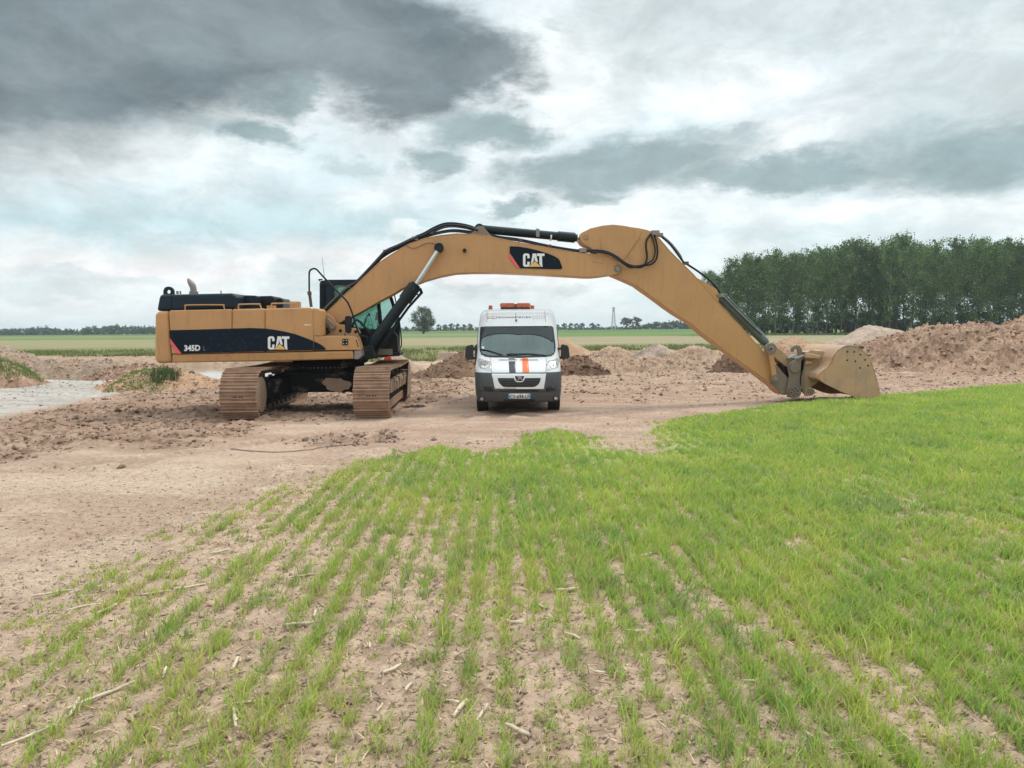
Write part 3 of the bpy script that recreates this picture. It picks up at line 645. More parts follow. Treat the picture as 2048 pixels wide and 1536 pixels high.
wt = np.maximum(np.maximum(w1, w2 * 0.7), w3) * (1 - 0.75 * sst(sdpoly(x, y, gravel), -0.6, 0)) * (1 - sst(sdpoly(x, y, field), -0.3, 0)) * (0.25 + sst(fbm(x * 0.9, y * 1.5, 58, 3), 0.42, 0.6))
k = rng.random(n) < wt; x, y = x[k], y[k]; n = len(x)
r = np.clip(0.010 + rng.exponential(0.013, n), 0, 0.085)
cc = soil(x, y) * rng.uniform(0.75, 1.2, n)[:, None]
m_ = 52000; xf = rng.uniform(-1, 1, m_); yf = 2.6 + 9 * rng.random(m_) ** 1.5; xf = xf * (2.2 + 0.75 * yf); rf = np.clip(0.003 + rng.exponential(0.0038, m_), 0, 0.022)
x = np.concatenate([x, xf]); y = np.concatenate([y, yf]); r = np.concatenate([r, rf]); cc = np.concatenate([cc, soil(xf, yf) * rng.uniform(0.85, 1.35, m_)[:, None]])
clods('soil_clods', x, y, terrain(x, y), r, cc, 'loose earth clods and crumbs scattered over the churned mud and bare soil')
xs, ys_, zs_, rs, cs = [], [], [], [], []
for X, Yy, z, msk, rough, colr in HEAPS:
    area = (X.max() - X.min()) * (Yy.max() - Yy.min()); m_ = int(min(12000, area * 150 * (rough / 0.15)))
    if rough < 0.07: m_ //= 4
    i = rng.integers(1, X.shape[0] - 1, m_); j = rng.integers(1, X.shape[1] - 1, m_); ok2 = msk[i, j] > 0.15; i, j = i[ok2], j[ok2]
    xs.append(X[i, j]); ys_.append(Yy[i, j]); zs_.append(z[i, j]); q = np.clip(0.010 + rng.exponential(0.015, len(i)) * (rough / 0.12), 0, 0.16); rs.append(q)
    cs.append(np.array(colr)[None] * rng.uniform(0.65, 1.3, len(i))[:, None])
clods('heap_clods', np.concatenate(xs), np.concatenate(ys_), np.concatenate(zs_), np.concatenate(rs), np.concatenate(cs), 'loose clods of earth lying on the slopes of the dirt heaps')

# ------------------------------------------------------------------ maize stalks
stalk_m = mat('dry_stalk', (0.55, 0.46, 0.34), 0.8, var=0.25, vscale=20, dirt=(0.28, 0.2, 0.14), dirt_amt=0.3, dirt_scale=12)
spots = [(205, 1415, 120, -38, 5), (150, 1440, 60, 60, 4.5), (470, 1345, 45, 75, 5), (470, 1460, 70, 50, 5), (525, 1470, 60, 65, 6), (490, 1430, 90, -8, 4), (600, 1268, 60, -8, 4.5), (630, 1250, 25, 75, 4),
         (1135, 1198, 48, -5, 5), (1030, 1262, 35, 12, 5), (1145, 1290, 40, 30, 4), (920, 1435, 60, -58, 6.5), (965, 1445, 55, -62, 5), (1035, 1490, 60, 24, 6.5), (785, 1358, 45, -32, 5), (215, 1235, 40, -60, 4.5),
         (110, 1185, 80, -15, 3.5), (170, 1225, 60, -20, 3.5), (820, 1395, 35, -60, 4.5), (1290, 1125, 40, -25, 3.5), (1000, 1380, 30, 40, 3), (60, 1500, 90, -35, 5), (610, 1165, 40, -10, 3), (1630, 1500, 60, 60, 5),
         (1690, 1510, 40, 5, 4), (1780, 1290, 40, 15, 4), (1700, 1170, 40, 20, 4), (380, 1190, 60, -15, 3.5), (740, 1310, 20, 70, 3), (1500, 1385, 30, 10, 4), (900, 1420, 20, 20, 3), (690, 1185, 30, -12, 3),
         (1085, 1230, 25, 30, 3), (1270, 1280, 40, 5, 3.5), (1810, 1500, 30, 80, 4), (1450, 1200, 30, 10, 3), (330, 1370, 40, 60, 4), (545, 1425, 30, 10, 3.5), (760, 1440, 25, -70, 3), (1190, 1370, 25, 20, 3),
         (440, 1120, 40, -20, 3), (310, 1200, 60, -12, 3), (930, 1045, 25, -20, 2.5), (540, 1080, 30, -20, 2.5), (1560, 1250, 30, -10, 3), (1340, 1300, 30, 5, 3)]
for i, (px, py, Lp, an, wp) in enumerate(spots):
    g = ground(px, py); D = g.y + 0.1; L = Lp / F * D * 0.95
    th = -R(an) ; dirv = Vector((math.cos(th), math.sin(th) * 2.0, 0)); L *= dirv.length ** 0.5; dirv.normalize()
    r = wp / F * D * 0.72
    z = tz(g.x, g.y) + r * 0.8 + 0.012
    pts = []
    for q in range(6):
        s = (q / 5 - 0.5) * L; p = Vector((g.x, g.y, z)) + dirv * s + Vector((0, 0, 0.003 * math.sin(q * 1.3 + i)))
        pts.append(p)
    rr = [r * f for f in (0.75, 1.0, 0.92, 1.12, 0.9, 0.7)]
    b = MB(); b.tube(pts, rr, 7)
    if i % 3 == 0:   # a torn leaf sheath along the stalk
        p = pts[3]; b.add([p + Vector((0, 0, r)), p + Vector((0.006, 0.004, r * 1.3)), p + dirv * 0.05 + Vector((0.012, 0.006, r * 1.9)), p + dirv * 0.05 + Vector((0, 0, r * 1.5))], [(0, 1, 2, 3)])
    org = Vector((g.x, g.y, z)); e = Vector(org)
    b.v = [(a[0] - e.x, a[1] - e.y, a[2] - e.z) for a in b.v]
    o = b.build('maize_stalk', stalk_m); o.location = e
    tag(o, 'broken dry maize stalk lying on the soil among the wheat rows', 'stalk', 'dry maize stalks lying in the wheat field')

# ------------------------------------------------------------------ EXCAVATOR
OX = Vector((-4.66, 19.7, 0)); TH = R(4.0)
eu = Vector((math.cos(TH), math.sin(TH), 0)); en = Vector((math.sin(TH), -math.cos(TH), 0))   # en points to the camera
def M(px, py, off):
    d = ray(px, py); P0 = OX + en * off
    t = (P0 - CAM).dot(en) / d.dot(en); return CAM + d * t
def outl(pts, off): return [M(a, b, off) for a, b in pts]
EX = thing('excavator', (OX.x, OX.y, 0), 'big yellow tracked excavator with its arm arched over the white van, bucket on the ground', 'excavator')
def ex(name, mb, m, bevel=0.0, parent=None, seg=2, label=None, angle=35):
    o = mb.build(name, m, parent or EX, bevel=bevel, seg=seg, angle=angle)
    if label: o['label'] = label
    return o
def plate(name, pts, o1, o2, m, bevel=0.02, parent=None, seg=2, label=None):
    b = MB(); b.prism(outl(pts, o1), -en * (o1 - o2)); return ex(name, b, m, bevel, parent, seg, label)
NS = 1.50
# platform / skirt
plate('platform', [(344, 708.6), (706, 701.8), (708, 718), (560, 722), (344, 725.5)], NS, -1.4, yel_low, 0.03)
b = MB(); b.prism(outl([(708.5, 701.5), (722, 701), (723, 712), (716, 719), (708.5, 718.5)], NS), -en * 0.8); ex('corner_step', b, steelgrey, 0.01)
cw = plate('counterweight', [(309.5, 630), (312, 624.5), (318, 622.5), (336.3, 621.5), (343, 726), (317, 726.5), (311, 723), (308.5, 717)], NS, -1.45, yel, 0.10, seg=4)
core = plate('engine_bay', [(337.5, 622.5), (624, 617), (634, 619), (634, 699), (344, 707.8)], NS - 0.02, -1.3, yel, 0.05)
D1 = [(337.6, 624), (340, 620.6), (463.2, 618.2), (463.5, 705.5), (343.2, 708)]
D2 = [(464.6, 618.2), (529.3, 616.8), (529.6, 704), (464.9, 705.5)]
D3 = [(530.5, 616.8), (618, 615.0), (626, 617), (627, 702), (530.8, 704)]
for D in (D1, D2, D3): plate('side_door', D, NS + 0.02, NS - 0.05, yel, 0.035, seg=3)
b = MB(); b.prism(outl([(624, 615.4), (637, 617), (640, 622), (641, 672.5), (625, 672.5)], NS - 0.01), -en * 0.85); ex('front_cover', b, yel, 0.03, seg=3)
plate('step_box', [(627.5, 673), (700, 672.5), (712, 673.3), (721, 700), (627.5, 700.8)], NS + 0.0, NS - 0.75, yel, 0.015)
b = MB(); b.prism(outl([(650, 671.2), (712, 671.6), (712, 673), (650, 672.8)], NS - 0.02), -en * 0.7); ex('tread_plate', b, steelgrey, 0)
b = MB()
for q in range(3): b.prism(outl([(711.5 + q * 1.6, 680 + q * 5), (713.5 + q * 1.6, 680 + q * 5), (714.6 + q * 1.6, 684 + q * 5), (712.6 + q * 1.6, 684 + q * 5)], NS + 0.006), -en * 0.01)
ex('step_slots', b, black)
# hood
hd = plate('hood', [(313, 622), (318, 592), (323, 589), (462, 586.3), (470, 590), (471.5, 617)], NS - 0.08, -1.15, navy, 0.06, seg=3)
b = MB(); b.prism(outl([(342.2, 588), (343.0, 588), (343.0, 621.5), (342.2, 621.5)], NS - 0.073), -en * 0.02); ex('seam', b, black, parent=hd)
plate('air_intake_box', [(480, 590), (512, 591), (514, 618), (480, 618)], 0.6, -0.2, navy, 0.03)
plate('valve_cover', [(515, 592), (544, 591.5), (548, 595), (549, 617), (515, 617)], 0.1, -0.9, dkmetal, 0.03)
plate('battery_box', [(548, 596), (563, 596), (566, 599), (566, 617), (548, 617)], -0.3, -1.2, navy, 0.03)
b = MB()
for q in range(7): b.prism(outl([(517 + q * 4.2, 600), (519.5 + q * 4.2, 600), (519.5 + q * 4.2, 611), (517 + q * 4.2, 611)], 0.112), -en * 0.02)
ex('grille', b, black)
# lifting eye
b = MB(); c0 = M(337, 583.5, 1.0); b.disc(c0, en, 0.125, -0.07, 24, hole=0.045); b.prism([c0 + eu * x + Vector((0, 0, z)) for x, z in ((-0.125, -0.02), (-0.09, -0.08), (0.09, -0.08), (0.125, -0.02), (0.125, -0.14), (-0.125, -0.14))], -en * 0.07)
ex('lifting_eye', b, navy, 0.006)
# exhaust
b = MB(); p0 = M(389, 588, 0.6); s = 0.0125
def E(px, py): return M(px, py, 0.6)
b.tube([E(387.5, 590), E(387.5, 583)], 0.105, 14); b.tube([E(387.5, 586), E(386.5, 576), E(385, 571), E(381, 565), E(377.5, 560), E(376, 557)], [0.075, 0.075, 0.078, 0.07, 0.045, 0.02], 14)
ex('exhaust_stack', b, steelgrey)
for pts in ([(370, 621), (371, 613), (375, 610.2), (443, 609.8), (447, 612), (449.5, 619)], [(477, 618), (477.3, 610), (480, 608.8), (517, 608.2), (520, 610), (523, 618)], [(543, 617), (543.3, 608.4), (549, 607), (590, 606.8), (593, 609), (596, 616)]):
    b = MB(); b.tube(smoothpts(outl(pts, NS - 0.06), 4), 0.017, 8); ex('handrail', b, yel)
plate('fuel_filler_box', [(579, 602.5), (598, 603), (598.5, 616), (579, 616)], 1.1, 0.85, yel_dusty, 0.01)
plate('fuel_filler_cap', [(533, 611.5), (549, 611.2), (549, 616), (533, 616)], 1.1, 0.9, yel_low, 0.01)
for hx, hy, hr in ((355, 588, 0.03), (361, 588, 0.02), (442, 587, 0.015)): b = MB(); b.disc(M(hx, hy, 1.0), (0, 0, 1), hr, 0.07, 10); ex('hood_fitting', b, steelgrey)
# mirror rail + mirror
b = MB(); b.tube(smoothpts(outl([(618.5, 586), (618.3, 560), (618.5, 546), (621, 540), (628, 537.2), (634, 539.5), (642.5, 549), (668, 576), (692.5, 601), (699, 613), (705, 628), (715, 660), (720.5, 671)], NS - 0.12), 3), 0.021, 8)
mr_ = ex('mirror_rail', b, black)
b = MB(); b.tube(outl([(618.8, 584), (622.5, 614)], NS - 0.12), 0.036, 8); b.tube(outl([(618.6, 583), (619.2, 590)], NS - 0.12), 0.05, 8); ex('rail_socket', b, hose_br)
plate('mirror', [(690.5, 632), (700, 631.5), (703, 635), (702, 664), (697, 667.5), (690, 664), (688.8, 640)], NS - 0.05, NS - 0.17, black, 0.02, seg=3)
b = MB(); b.tube(outl([(690, 666), (690, 679)], NS - 0.1), 0.012); ex('mirror_bracket', b, black)
bp = plate('bolt_plate', [(684.6, 677.8), (695.8, 677.8), (695.8, 690), (684.6, 690)], NS + 0.02, NS - 0.02, black, 0.004)
for (x, y) in ((687.3, 680.8), (693, 680.8), (687.3, 687), (693, 687)):
    b = MB(); b.disc(M(x, y, NS + 0.02), en, 0.011, 0.012, 8); ex('bolt', b, white_dec, parent=bp)
# --- decals
def flat(name, pts, off, m, parent, th=0.004):
    b = MB(); b.prism(outl(pts, off), -en * th); return ex(name, b, m, parent=parent)
DS = NS + 0.026
dec = flat('side_decal', [(338.8, 660.5), (400, 659), (463.7, 657), (501, 656), (530, 657), (550, 659.6), (567.8, 662.8), (590, 668), (612, 676), (626.5, 682), (626.5, 700.3), (545.6, 702), (463.7, 704.4), (363.3, 707.3), (339.6, 676)], DS, decal_navy, EX)
plate('decal_tip', [(627.8, 682.6), (634, 685), (645, 691), (651.6, 697), (649.7, 699.9), (627.8, 700.2)], NS + 0.006, NS + 0.002, decal_navy, 0)
flat('decal_stripe', [(339.6, 676.4), (363.0, 707.6), (355.6, 707.8), (340.2, 686.5)], DS, pink, dec)
def text_on(name, s, x0, y0, x1, y1, off, m, parent, bold=0.0, slope=0.0):
    v, f = text_polys(s, bold); b = MB()
    b.add([M(x0 + (x1 - x0) * a, y1 - (y1 - y0) * c + slope * a, off) for a, c in v], f); return ex(name, b, m, parent=parent)
text_on('number_lettering', '345D', 368.5, 690.3, 400.5, 702.3, DS + 0.004, white_dec, dec, 0.038, -0.5)
text_on('faint_lettering', 'L', 407, 692, 411, 701, DS + 0.004, grey_dec, dec, 0.0)
def logo(x0, y0, x1, y1, off, parent):
    W, H = x1 - x0, y1 - y0
    C = [(0.31, 0.36), (0.31, 0.14), (0.25, 0.0), (0.07, 0.0), (0.0, 0.12), (0.0, 0.88), (0.07, 1.0), (0.25, 1.0), (0.30, 0.9), (0.31, 0.62), (0.20, 0.62), (0.20, 0.80), (0.18, 0.85), (0.13, 0.85), (0.115, 0.8), (0.115, 0.2), (0.13, 0.15), (0.18, 0.15), (0.20, 0.2), (0.20, 0.36)]
    A = [(0.45, 0.0), (0.60, 0.0), (0.655, 0.42), (0.73, 0.72), (0.73, 1.0), (0.62, 0.72), (0.545, 0.60), (0.30, 0.98), (0.345, 0.86)]
    A = [(0.45, 0.0), (0.60, 0.0), (0.69, 0.62), (0.66, 0.66), (0.55, 0.52), (0.525, 0.22), (0.49, 0.58), (0.36, 0.86)]
    Tt = [(0.64, 0.0), (1.0, 0.0), (1.0, 0.19), (0.88, 0.19), (0.90, 0.94), (0.93, 1.0), (0.85, 1.0), (0.76, 0.78), (0.76, 0.19), (0.64, 0.19)]
    for nm, P in (('logo_letter', C), ('logo_letter', A), ('logo_letter', Tt)):
        b = MB(); b.prism([M(x0 + W * a, y0 + H * c_, off) for a, c_ in P], -en * 0.003); ex(nm, b, white_dec, parent=parent)
    b = MB(); b.prism([M(x0 + W * a, y0 + H * c_, off + 0.001) for a, c_ in ((0.25, 1.0), (0.56, 0.58), (0.84, 1.0))], -en * 0.003); ex('logo_triangle', b, logo_yel, parent=parent)
logo(535.7, 672.8, 578.8, 699, DS + 0.005, dec)
for q in range(26):
    x = random.uniform(413, 525); y = random.uniform(682, 702) if q % 3 else random.uniform(664, 700); l_ = random.uniform(0.6, 3.2); a = random.uniform(-1.4, 0.5)
    b = MB(); p0 = (x, y); p1 = (x + l_ * math.cos(a), y + l_ * math.sin(a)); b.prism(outl([p0, (p0[0] + 0.35, p0[1] + 0.35), (p1[0] + 0.3, p1[1] + 0.2), p1], DS + 0.001), -en * 0.001)
    ex('scratch', b, grey_dec, parent=dec)
for x in (609, 613, 618): b = MB(); b.prism(outl([(x, 648.4), (x + 2.6, 648.4), (x + 2.6, 651), (x, 651)], DS), -en * 0.003); ex('warning_label', b, white_dec)

# --- cab (far side of the boom)
CB = -0.42
b = MB()
cabo = [(640, 561.5), (655, 559.3), (768, 558.5), (778, 562), (800, 640), (800, 706), (790, 712), (645, 712), (640, 640)]
def cabpost(p, q, r1=0.05, off=CB, dep=0.1):
    b.prism([M(*p, off) - eu * r1, M(*p, off) + eu * r1, M(*q, off) + eu * r1, M(*q, off) - eu * r1], -en * dep)
cabframe = [((646, 566), (646, 712)), ((664, 566), (664, 712)), ((772, 566), (796, 640)), ((796, 638), (796, 706)), ((752, 563), (768, 710))]
for off in (CB, CB - 1.0):
    for i_, (p, q) in enumerate(cabframe):
        cabpost(p, q, 0.09 if i_ == 0 else 0.045, off)
b.prism(outl([(640, 562), (655, 559.3), (768, 558.5), (776, 563), (776, 570), (640, 570)], CB + 0.02), -en * 1.14)
b.prism(outl([(642, 672), (796, 672), (797, 706), (790, 712), (645, 712)], CB), -en * 0.06)
b.prism(outl([(642, 700), (797, 700), (797, 706), (790, 712), (645, 712)], CB), -en * 1.1)
b.prism(outl([(641, 566), (663, 566), (663, 690), (641, 690)], CB), -en * 1.1)
cab = ex('cab', b, navy, 0.012)
flat('cab_window', [(665, 570), (752, 570), (768, 672), (665, 672)], CB - 0.03, cabglass, cab, 0.008)
flat('cab_window', [(772, 571), (794, 640), (794, 672), (768, 672), (756, 571)], CB - 0.03, cabglass, cab, 0.008)
flat('cab_window', [(665, 570), (752, 570), (768, 672), (665, 672)], CB - 1.05, cabglass, cab, 0.008)
b = MB(); b.prism(outl([(676, 652), (700, 650), (706, 655), (735, 657), (737, 668), (735, 690), (690, 692), (682, 675)], CB - 0.35), -en * 0.45); b.prism(outl([(672, 612), (682, 610), (694, 655), (682, 662)], CB - 0.35), -en * 0.42)
ex('seat', b, black, 0.03, parent=cab)
b = MB(); b.prism(outl([(752, 625), (763, 624), (761, 641), (750, 640)], CB - 0.3), -en * 0.1); b.tube(outl([(757, 640), (752, 680)], CB - 0.35), 0.02); b.tube(outl([(733, 633), (740, 628)], CB - 0.3), 0.03); b.tube(outl([(733, 634), (727, 655)], CB - 0.3), 0.015); b.tube(outl([(765, 650), (756, 690)], CB - 0.4), 0.03)
ex('control_lever', b, black, parent=cab)
for off in (CB + 0.01, CB - 1.0): b = MB(); b.tube(smoothpts(outl([(789, 590), (797, 632), (801, 660), (803, 690), (798, 697)], off), 3), 0.016); ex('cab_handrail', b, black, parent=cab)
b = MB(); b.tube(outl([(783, 600), (791, 640), (793, 700)], CB + 0.02), 0.014)
ex('cab_handrail', b, black, parent=cab)
b = MB(); b.tube(outl([(639, 562), (637, 559.5), (645, 559)], CB), 0.02); ex('roof_lamp', b, dkmetal, parent=cab); b = MB(); b.prism(outl([(769, 559), (778, 561), (780, 566), (770, 563)], CB), -en * 1.0); ex('rain_visor', b, dkmetal, parent=cab)
b = MB(); b.tube(outl([(650, 563), (647, 540), (644.5, 515)], CB - 0.2), [0.008, 0.006, 0.004], 5); ex('radio_antenna', b, black)
# dark machinery below/right of the cab
b = MB()
b.prism(outl([(712, 655), (735, 660), (780, 655), (795, 672), (796, 704), (740, 708), (724, 700)], 0.0), -en * 0.5)
b.prism(outl([(745, 706), (800, 704), (800, 712), (740, 716)], 0.1), -en * 1.2)
b.prism(outl([(722, 694), (745, 690), (750, 715), (720, 722)], 0.9), -en * 1.6)
ex('lower_frame', b, dkmetal, 0.02)
b = MB(); b.prism(outl([(748, 697), (785, 698), (785, 710), (746, 711)], 0.15), -en * 0.05); ex('muddy_step', b, worn, 0.01)
b = MB(); b.prism(outl([(787, 690), (800, 692), (800, 700), (795, 703), (795, 711), (787, 711)], CB + 0.05), -en * 0.1); ex('side_step', b, steelgrey, 0.006)
b = MB(); b.prism(outl([(718, 714), (752, 711), (756, 716), (720, 721)], 0.6), -en * 0.9); ex('belly_plate', b, dkmetal, 0.005)

# --- boom
BN, BF = 0.36, -0.36
boom_pts = [(641, 634), (646, 627), (653, 624), (668, 610), (684, 595), (705, 576), (726, 555.5), (746.7, 535.6), (759, 524), (778, 511.7), (801, 497), (819.6, 487), (851, 476), (882, 470), (913, 467), (944.6, 468), (976, 471.5), (998, 477),
            (1046, 486), (1095, 495), (1144, 503.5), (1186, 507), (1205, 510), (1222, 516), (1237, 525), (1243, 531), (1245.5, 538), (1243, 544), (1234.5, 548), (1222, 550), (1205, 552.5), (1188, 554), (1176, 554), (1144, 552), (1071, 548), (998, 545),
            (949, 544.5), (913, 546), (882, 552), (851, 560.6), (838, 566), (805, 576), (788, 586.7), (757, 603), (726, 621), (709, 630), (690, 640), (674, 649), (664, 656), (652, 658), (643, 652), (638, 643)]
boom = plate('boom', boom_pts, BN, BF, yel, 0.012)
# welded flange edges along top and bottom of the box section
b = MB(); b.tube([M(x, y + 0.4, BN + 0.0) for x, y in boom_pts[2:21]], 0.010, 6); b.tube([M(x, y - 0.4, BN + 0.0) for x, y in boom_pts[30:47]], 0.010, 6); ex('weld_bead', b, yel_low, parent=boom)
b = MB(); b.prism(outl([(1184, 513), (1206, 516), (1207, 527), (1184, 524)], BN + 0.012), -en * 0.02); ex('wear_plate', b, yel, 0.006, parent=boom)
pnn = flat('boom_decal', [(1019.6, 492.6), (1035.5, 493), (1055, 496), (1071, 499.5), (1095, 506.7), (1108, 512), (1115, 516), (1119, 520), (1121, 525), (1124.6, 535), (1123.6, 537.6), (1120, 538.4), (1075, 537.5), (1040.5, 536.3), (1019.2, 505)], BN + 0.018, decal_navy, boom)
flat('decal_stripe', [(1018.4, 505.5), (1039.6, 536.3), (1033.5, 535.4), (1018.8, 516)], BN + 0.018, pink, pnn)
logo(1046, 507, 1089, 533.5, BN + 0.023, pnn)
def boss(px, py, off, r, h, m, name='pin_boss', parent=None, r2=None, mi=None):
    b = MB(); b.disc(M(px, py, off - 0.05), en, r, h + 0.05, 22, r2=r2); o = ex(name, b, m, 0.004, parent)
    if mi: bb = MB(); bb.disc(M(px, py, off + h), en, mi[0], 0.015, 14); ex('pin', bb, mi[1], parent=o)
    return o
boss(878.3, 497, BN, 0.115, 0.20, black, mi=(0.06, steelgrey))
boss(929, 502, BN, 0.045, 0.14, black, 'hose_port')
boss(1235, 537, BN, 0.095, 0.03, worn, mi=(0.055, steelgrey))
boss(652.7, 641.6, BN + 0.3, 0.10, 0.05, worn, 'foot_pin', mi=(0.035, black))
plate('lock_plate', [(648, 637), (655, 635.5), (668, 648), (671, 655), (667, 660), (660, 659), (655, 650), (648, 646)], BN + 0.42, BN + 0.32, worn, 0.02)
boss(665.8, 654.6, BN + 0.36, 0.04, 0.08, steelgrey, 'bolt_head')
plate('lock_arm', [(640, 648), (656, 648.5), (656, 653), (640, 655)], BN + 0.36, BN + 0.3, yel_dusty, 0.01)
# boom foot bracket plates
plate('boom_bracket', [(640, 630), (648, 626), (658, 628), (667, 636), (671, 645), (677, 648.5), (690, 650), (703, 656), (716, 657), (721, 665), (715, 674), (640, 674)], BN + 0.3, BN + 0.14, yel, 0.012)
plate('boom_bracket', [(640, 630), (648, 626), (658, 628), (667, 636), (671, 645), (677, 648.5), (690, 650), (703, 656), (716, 657), (721, 665), (715, 674), (640, 674)], -BN - 0.14, -BN - 0.3, yel, 0.012)
boss(681.5, 661.5, BN + 0.3, 0.04, 0.006, black, 'bracket_hole'); boss(712, 663.5, BN + 0.3, 0.04, 0.006, black, 'bracket_hole')
b = MB(); b.prism(outl([(640, 655), (655, 655), (660, 665), (650, 673), (640, 673)], BN + 0.34), -en * 0.04); ex('hydraulic_block', b, dkmetal, 0.01)

# --- cylinders
def cyl(name, a, c_, d_, off, rb, rr, mb_, rodm, collar=1.3):
    A, B, C_ = M(*a, off), M(*c_, off), M(*d_, off)      # base pin, barrel end, rod pin
    ax = (B - A).normalized()
    b = MB(); b.tube([A + ax * 0.05, B], rb, 20); b.tube([B - ax * 0.42, B + ax * 0.02], rb * collar, 20); b.tube([B + ax * 0.02, B + ax * 0.08], rb * 0.9, 20)
    b.tube([A + en * rb, A - en * rb], rb * 1.15, 16)
    o = ex(name, b, mb_)
    b = MB(); b.tube([B, C_], rr, 14); ex('rod', b, rodm, parent=o); b = MB(); b.tube([C_ + en * rb * 0.9, C_ - en * rb * 0.9], rr * 1.6, 16); ex('rod_eye', b, dkmetal, parent=o)
    return o
for off in (0.52, -0.52):
    c1 = cyl('boom_cylinder', (733, 703), (829, 573), (878.3, 497), off, 0.135, 0.055, cyl_m, chrome, 1.22)
    b = MB(); A = M(733, 703, off); B = M(829, 573, off); pr = (B - A).normalized().cross(en).normalized()
    if pr.z > 0: pr = -pr
    b.tube([A + pr * 0.2, A * 0.25 + B * 0.75 + pr * 0.19, B + pr * 0.24 , B + pr * 0.14 + (B - A).normalized() * 0.05], 0.028, 8)
    b.tube([A * 0.8 + B * 0.2 + pr * 0.2, B * 0.5 + A * 0.5 + pr * 0.21], 0.05, 8)
    ex('feed_pipe', b, dkmetal, parent=c1)
cyl('stick_cylinder', (958.6, 458), (1148, 475.4), (1171, 475.7), 0.05, 0.108, 0.06, cyl_m, chrome, 1.2)
b = MB(); b.prism([M(1072, 457, 0.165), M(1079, 458, 0.165), M(1079, 474, 0.165), M(1072, 473, 0.165)], -en * 0.08); ex('cylinder_band', b, steelgrey)
b = MB(); b.tube([M(1100, 472.8, 0.05), M(1103, 473, 0.05)], 0.112, 20); ex('cylinder_band', b, white_dec)
plate('cylinder_bracket', [(948, 462), (955, 452), (966, 452), (974, 462), (985, 474), (938, 470)], 0.28, 0.2, worn, 0.008)
plate('cylinder_bracket', [(948, 462), (955, 452), (966, 452), (974, 462), (985, 474), (938, 470)], -0.14, -0.22, worn, 0.008)
bc = cyl('bucket_cylinder', (1437, 592), (1529, 683), (1541.5, 697), 0.0, 0.105, 0.055, cyl_grey, worn, 1.12)
b = MB(); b.tube(smoothpts(outl([(1444, 592), (1453, 600), (1490, 637), (1524, 669)], 0.13), 3), 0.03, 8); b.tube(smoothpts(outl([(1448, 590), (1458, 599), (1494, 635), (1530, 672)], -0.03), 3), 0.028, 8); ex('feed_pipe', b, cyl_grey, parent=bc)

# --- stick
SN, SF = 0.28, -0.28
stick_pts = [(1160, 472.5), (1161.5, 468), (1165, 464.5), (1181, 456.6), (1205, 451), (1227, 449), (1246.7, 451), (1261, 453.7), (1278, 456), (1295.5, 460), (1307, 464), (1315, 470), (1318, 476), (1340, 502), (1364, 526), (1387.5, 549), (1395, 558),
             (1427.6, 595), (1451, 622), (1482, 653), (1509.6, 684), (1535, 712), (1559.6, 738), (1576, 756), (1582, 768), (1583, 778), (1578, 787), (1572, 790), (1566, 790), (1558, 784), (1551, 776), (1526, 756), (1510, 744), (1476.6, 720), (1455, 704), (1431, 686), (1409, 669.6), (1382, 646),
             (1354.7, 629.5), (1336.5, 617), (1318, 603), (1300, 590), (1290.6, 583.6), (1273.5, 571), (1241.8, 557), (1227, 551), (1212, 535), (1198, 512), (1180.8, 496), (1166, 487), (1161, 480)]
stick = plate('stick', stick_pts, SN, SF, yel, 0.012)
plate('stick_side_plate', [(1200, 478), (1202, 470), (1212, 465.5), (1228, 461), (1246, 455.5), (1262, 455.5), (1278, 458), (1284, 462), (1279, 474), (1250, 517), (1238, 522), (1214, 512), (1204, 498)], SN + 0.018, SN + 0.001, yel, 0.006)
b = MB(); b.tube([M(x, y + 0.3, SN) for x, y in stick_pts[12:23]], 0.010, 6); b.tube([M(x, y - 0.3, SN) for x, y in stick_pts[31:44]], 0.012, 6); b.tube(outl([(1280, 475), (1251, 517)], SN + 0.022), 0.006, 6); ex('weld_bead', b, yel_low, parent=stick)
boss(1171, 475.5, SN, 0.055, 0.02, worn, mi=(0.04, yel_dusty))
plate('cylinder_lug', [(1389, 553), (1412, 565), (1433, 578), (1438, 587), (1437, 606), (1428, 597)], 0.2, 0.13, yel, 0.006)
plate('cylinder_lug', [(1389, 553), (1412, 565), (1433, 578), (1438, 587), (1437, 606), (1428, 597)], -0.13, -0.2, yel, 0.006)
boss(1435.8, 591, 0.2, 0.05, 0.04, worn)
plate('stick_end_guard', [(1549, 728), (1562, 742), (1576, 757), (1582, 768), (1582, 779), (1576, 788), (1566, 789), (1553, 777), (1541, 766), (1543, 750)], SN + 0.02, SN + 0.001, worn, 0.006)
# bucket linkage
for sgn in (1, -1):
    o1 = sgn * 0.40
    plate('link_arm', [(1537, 702), (1541, 707), (1547, 708), (1553, 745), (1554, 757), (1550, 762), (1545, 758), (1544, 748)], o1 + 0.04, o1 - 0.04, yel, 0.01)
    b = MB(); b.disc(M(1542.3, 698, o1 + 0.06), en, 0.15, -0.12, 22); ex('link_boss', b, worn, 0.006); b = MB(); b.disc(M(1550.5, 757, o1 + 0.05), en, 0.10, -0.10, 20); ex('link_boss', b, worn, 0.006)
b = MB(); b.disc(M(1542.3, 698, 0.46), en, 0.065, 0.03, 16); ex('link_pin', b, steelgrey); b = MB(); b.disc(M(1550.5, 757, 0.45), en, 0.05, 0.03, 16); ex('link_pin', b, steelgrey)
b = MB(); b.disc(M(1542.3, 698, 0.49), en, 0.03, 0.006, 12); ex('link_pin_hole', b, black)
plate('push_link', [(1541, 691), (1550, 690), (1590, 722), (1598, 733), (1592, 743), (1582, 742), (1545, 712)], 0.2, -0.2, yel_dusty, 0.02)
